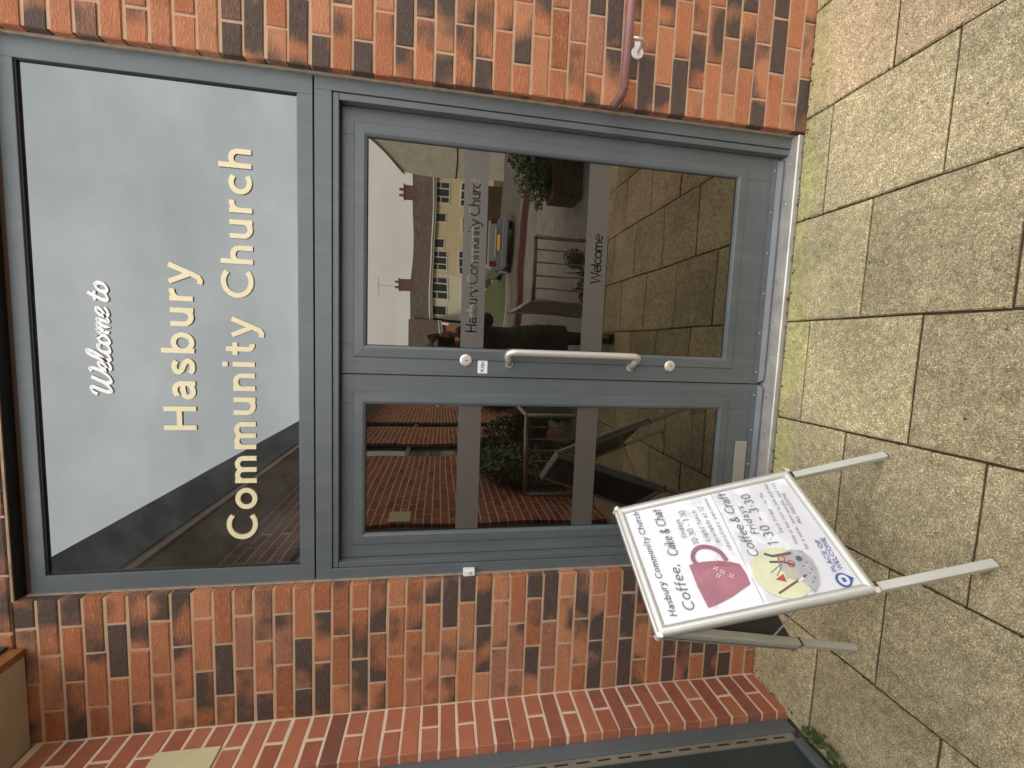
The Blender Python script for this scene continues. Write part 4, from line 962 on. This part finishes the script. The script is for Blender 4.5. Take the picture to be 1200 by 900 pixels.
# parked car seen from behind
def car():
    cx, yr, z = 4.55, -13.4, gz(-13.6)+.008
    t = thing('parked_car', 'steel blue hatchback with yellow number plate, mirrored in the right hand door', 'car', (cx, yr-2, z))
    def ring(y, hw, zb_, zs, hwt, zt):
        return [(cx-hw*.92, y, zb_), (cx-hw, y, zb_+.15), (cx-hw, y, zs-.12), (cx-hwt, y, zt), (cx+hwt, y, zt), (cx+hw, y, zs-.12), (cx+hw, y, zb_+.15), (cx+hw*.92, y, zb_)]
    st_ = [(0, .74, .30, .70, .62, .72), (-.06, .84, .22, .90, .74, .98), (-.45, .89, .2, .95, .80, 1.02), (-1.6, .90, .2, .93, .82, .98), (-2.9, .89, .2, .9, .80, .95), (-3.6, .87, .2, .78, .74, .80), (-4.05, .72, .26, .62, .60, .66)]
    b = MB(); vs = []
    for (y, hw, zb_, zs, ht, zt) in st_: vs += [(a_, yr+y, z+c_) for a_, _, c_ in ring(y, hw, zb_, zs, ht, zt)]
    n = 8; fs = [(i*n+k, (i+1)*n+k, (i+1)*n+(k+1) % n, i*n+(k+1) % n) for i in range(len(st_)-1) for k in range(n)]+[tuple(range(n)), tuple(range(len(vs)-1, len(vs)-n-1, -1))]
    b.add(vs, fs); b.build('body', M_carp, t, smooth=False, bevel=.03)
    b = MB(); rf = [(-.12, .74, .97), (-.42, .62, 1.44), (-1.0, .64, 1.50), (-1.9, .62, 1.45), (-2.75, .74, .96)]
    vs = []
    for y, hw, zz in rf: vs += [(cx-hw, yr+y, z+zz), (cx+hw, yr+y, z+zz)]
    for y in (-.12, -2.75): pass
    vs += [(cx-.78, yr-.12, z+.94), (cx+.78, yr-.12, z+.94), (cx-.78, yr-2.75, z+.94), (cx+.78, yr-2.75, z+.94)]
    b.add(vs, [(0, 1, 3, 2), (2, 3, 5, 4), (4, 5, 7, 6), (6, 7, 9, 8), (10, 0, 2, 4, 6, 8, 12), (1, 11, 13, 9, 7, 5, 3)]); b.build('windows', M_carg, t)
    b = MB(); b.add([(cx-.65, yr-.38, z+1.435), (cx+.65, yr-.38, z+1.435), (cx+.66, yr-1.0, z+1.515), (cx-.66, yr-1.0, z+1.515), (cx+.64, yr-1.95, z+1.46), (cx-.64, yr-1.95, z+1.46)], [(0, 1, 2, 3), (3, 2, 4, 5)]); b.build('roof_panel', M_carp, t)
    bx(cx-.26, cx+.26, yr+.055, yr+.065, z+.55, z+.66).build('number_plate', M_yel, t)
    bx(cx-.80, cx+.80, yr+.0, yr+.05, z+.28, z+.46).build('bumper', M_carp, t, bevel=.02)
    bx(cx-.5, cx+.5, yr+.051, yr+.057, z+.70, z+.74).build('chrome_strip', M_chrome, t)
    for s in (-1, 1): bx(cx+s*.74-.10, cx+s*.74+.10, yr-.05, yr+.02, z+.68, z+.92).build('tail_lamp', M_red, t, bevel=.01)
    for s in (-1, 1):
        for y in (-.75, -3.2):
            b = MB(); b.tube([(cx+s*.70, yr+y, z+.30), (cx+s*.90, yr+y, z+.30)], .30, 20); wh = b.build('wheel', M_rubber, t)
            b = MB(); b.tube([(cx+s*.895, yr+y, z+.30), (cx+s*.912, yr+y, z+.30)], .19, 14); b.build('rim', M_galv, wh)
        b = MB(); b.ellipsoid((cx+s*.98, yr-2.3, z+1.0), (.09, .06, .07)); b.build('door_mirror', M_carp, t, smooth=True)
car()

# ------------------------------------------------------------------ the person taking the picture, mirrored in the right door
pz = GZ
P_ = thing('person', 'person in a long black quilted coat holding up a phone, mirrored in the door', 'person', (1.0, -2.08, pz))
nodes = {}; ed = []; 
def nd(k, x, y, z, r): nodes[k] = ((x, y, z+pz), r)
X0 = .985
nd('pelvis', X0, -2.12, .88, .145); nd('waist', X0, -2.12, 1.05, .125); nd('chest', X0, -2.13, 1.24, .145); nd('neck0', X0, -2.13, 1.38, .07); nd('neck', X0, -2.11, 1.45, .052); nd('jaw', X0, -2.10, 1.52, .07); nd('head', X0, -2.12, 1.60, .088); nd('crown', X0, -2.125, 1.655, .06)
ed += [('pelvis', 'waist'), ('waist', 'chest'), ('chest', 'neck0'), ('neck0', 'neck'), ('neck', 'jaw'), ('jaw', 'head'), ('head', 'crown')]
for s, n_ in ((-1, 'l'), (1, 'r')):
    nd('sh'+n_, X0+s*.17, -2.13, 1.34, .062); nd('el'+n_, X0+s*.245, -1.99, 1.17, .045); nd('wr'+n_, X0+s*.10, -1.855, 1.47, .028); nd('pa'+n_, X0+.02+s*.085, -1.835, 1.535, .030)
    nd('hp'+n_, X0+s*.09, -2.12, .84, .095); nd('kn'+n_, X0+s*.10, -2.09, .47, .062); nd('an'+n_, X0+s*.11, -2.04, .09, .042); nd('to'+n_, X0+s*.125, -1.88, .035, .035)
    ed += [('chest', 'sh'+n_), ('sh'+n_, 'el'+n_), ('el'+n_, 'wr'+n_), ('wr'+n_, 'pa'+n_), ('pelvis', 'hp'+n_), ('hp'+n_, 'kn'+n_), ('kn'+n_, 'an'+n_), ('an'+n_, 'to'+n_)]
    for k in range(4):     # fingers wrapped behind the phone
        zz = 1.515+k*.020; bx_ = X0+.035
        nd('f%d%s' % (k, n_), bx_+s*(.080-.002*k), -1.822, zz+.01, .0095); nd('g%d%s' % (k, n_), bx_+s*.052, -1.803, zz+.014, .0085); nd('h%d%s' % (k, n_), bx_+s*(.030+.004*k), -1.799, zz+.015, .0075)
        ed += [('pa'+n_, 'f%d%s' % (k, n_)), ('f%d%s' % (k, n_), 'g%d%s' % (k, n_)), ('g%d%s' % (k, n_), 'h%d%s' % (k, n_))]
    nd('t0'+n_, X0+.02+s*.07, -1.845, 1.50, .012); nd('t1'+n_, X0+.035+s*.045, -1.835, 1.512, .010); ed += [('pa'+n_, 't0'+n_), ('t0'+n_, 't1'+n_)]
keys = list(nodes); m = bpy.data.meshes.new('body')
m.from_pydata([Vector(nodes[k][0])-ORG[P_.name] for k in keys], [(keys.index(a_), keys.index(c_)) for a_, c_ in ed], [])
bo = bpy.data.objects.new('body', m); C.objects.link(bo); bo.parent = P_; m.materials.append(M_skin)
bo.modifiers.new('skin', 'SKIN'); m.skin_vertices[0] if len(m.skin_vertices) else None
if not m.skin_vertices:
    pass
for i, k in enumerate(keys): m.skin_vertices[0].data[i].radius = (nodes[k][1],)*2
m.skin_vertices[0].data[0].use_root = True
bo.modifiers.new('sub', 'SUBSURF').levels = 2; bo.modifiers['sub'].render_levels = 2
def loft(mb, rings, n=24):
    vs = []; 
    for (c_, rx, ry) in rings: vs += [(c_[0]+rx*math.cos(2*math.pi*i/n), c_[1]+ry*math.sin(2*math.pi*i/n), c_[2]) for i in range(n)]
    mb.add(vs, [(j*n+i, j*n+(i+1) % n, (j+1)*n+(i+1) % n, (j+1)*n+i) for j in range(len(rings)-1) for i in range(n)])
b = MB(); rg_ = []; 
prof = [(.40, .235, .17), (.7, .225, .165), (.95, .20, .155), (1.15, .215, .16), (1.30, .22, .15), (1.37, .15, .11), (1.41, .085, .08)]
zz = .40
while zz < 1.41:
    for (a_, r1, r2), (c_, q1, q2) in zip(prof[:-1], prof[1:]):
        if a_ <= zz <= c_: t = (zz-a_)/(c_-a_); rx, ry = r1+(q1-r1)*t, r2+(q2-r2)*t
    pf = .007*abs(math.sin(math.pi*(zz-.40)/.11+.3*math.sin(9*zz)))*(.6+.4*math.sin(23*zz)); rg_.append(((X0, -2.125, zz+pz), rx+pf, ry+pf)); zz += .0106
loft(b, rg_); b.build('coat', M_coat, P_, smooth=True)
for s in (-1, 1):
    b = MB(); p0, p1, p2 = Vector((X0+s*.17, -2.13, 1.33+pz)), Vector((X0+s*.255, -1.99, 1.16+pz)), Vector((X0+s*.115, -1.872, 1.44+pz)); pp = []; rr = []
    for i in range(33):
        t = i/32; q = p0.lerp(p1, t*2) if t < .5 else p1.lerp(p2, t*2-1); pp.append(q); rr.append(.075-.028*t+.007*abs(math.sin(t*9*math.pi)))
    b.tube(pp, rr, 14); b.build('sleeve', M_coat, P_, smooth=True)
    b = MB(); b.tube([(X0+s*.09, -2.12, .88+pz), (X0+s*.10, -2.09, .47+pz), (X0+s*.11, -2.04, .10+pz)], [.11, .078, .06], 16); b.build('trouser_leg', M_trouser, P_, smooth=True)
    b = MB(); b.ellipsoid((X0+s*.12, -1.93, .048+pz), (.052, .145, .048)); b.box(X0+s*.12-.05, X0+s*.12+.05, -2.06, -1.80, pz+.001, pz+.022); b.build('shoe', M_black, P_, smooth=False)
b = MB(); b.ellipsoid((X0, -2.14, 1.605+pz), (.094, .102, .105), 22, 14)
for i in range(70):
    a_ = rg.uniform(math.pi*.98, math.pi*2.02) if i % 5 else rg.uniform(0, 6.28); zt = 1.60+rg.uniform(0, .09); rr = .094
    b.tube([(X0+rr*math.cos(a_)*.8, -2.13+rr*math.sin(a_)*.8, zt+pz+.03), (X0+rr*1.05*math.cos(a_), -2.13+rr*1.12*math.sin(a_), zt-.05+pz), (X0+rr*1.05*math.cos(a_), -2.13+rr*1.1*math.sin(a_), 1.45+rg.uniform(0, .05)+pz)], [.010, .012, .004], 6)
b.build('hair', M_hair, P_, smooth=True)
b = MB(); b.ellipsoid((X0, -2.065, 1.565+pz), (.072, .062, .095), 20, 14); b.ellipsoid((X0, -2.004, 1.56+pz), (.012, .016, .022)); b.build('face', M_skin, P_, smooth=True)
for s in (-1, 1):
    b = MB(); b.ellipsoid((X0+s*.029, -2.014, 1.588+pz), (.013, .008, .007)); ey = b.build('eye', M_white, P_, smooth=True)
    b = MB(); b.ellipsoid((X0+s*.029, -2.008, 1.588+pz), (.005, .003, .005)); b.build('iris', M_black, ey, smooth=True)
    b = MB(); b.ellipsoid((X0+s*.088, -2.10, 1.575+pz), (.010, .018, .030)); b.build('ear', M_skin, P_, smooth=True)
b = MB(); b.ellipsoid((X0, -2.009, 1.522+pz), (.024, .008, .006)); b.build('mouth', M_redp, P_, smooth=True)
T_ = M.copy()
phn = thing('phone', 'black smartphone held up in both hands of the photographer', 'phone', tuple(CP))
def TPh(x, y, z_): return tuple(M @ Vector((x, y, z_)))
b = MB(); b.box(-.040, .110, -.038, .040, .022, .030, T=TPh); b.build('case', M_black, phn, bevel=.003)
b = MB(); b.tube([TPh(0, 0, .0225), TPh(0, 0, .0205)], .007, 14); b.build('camera_lens', M_carg, phn)
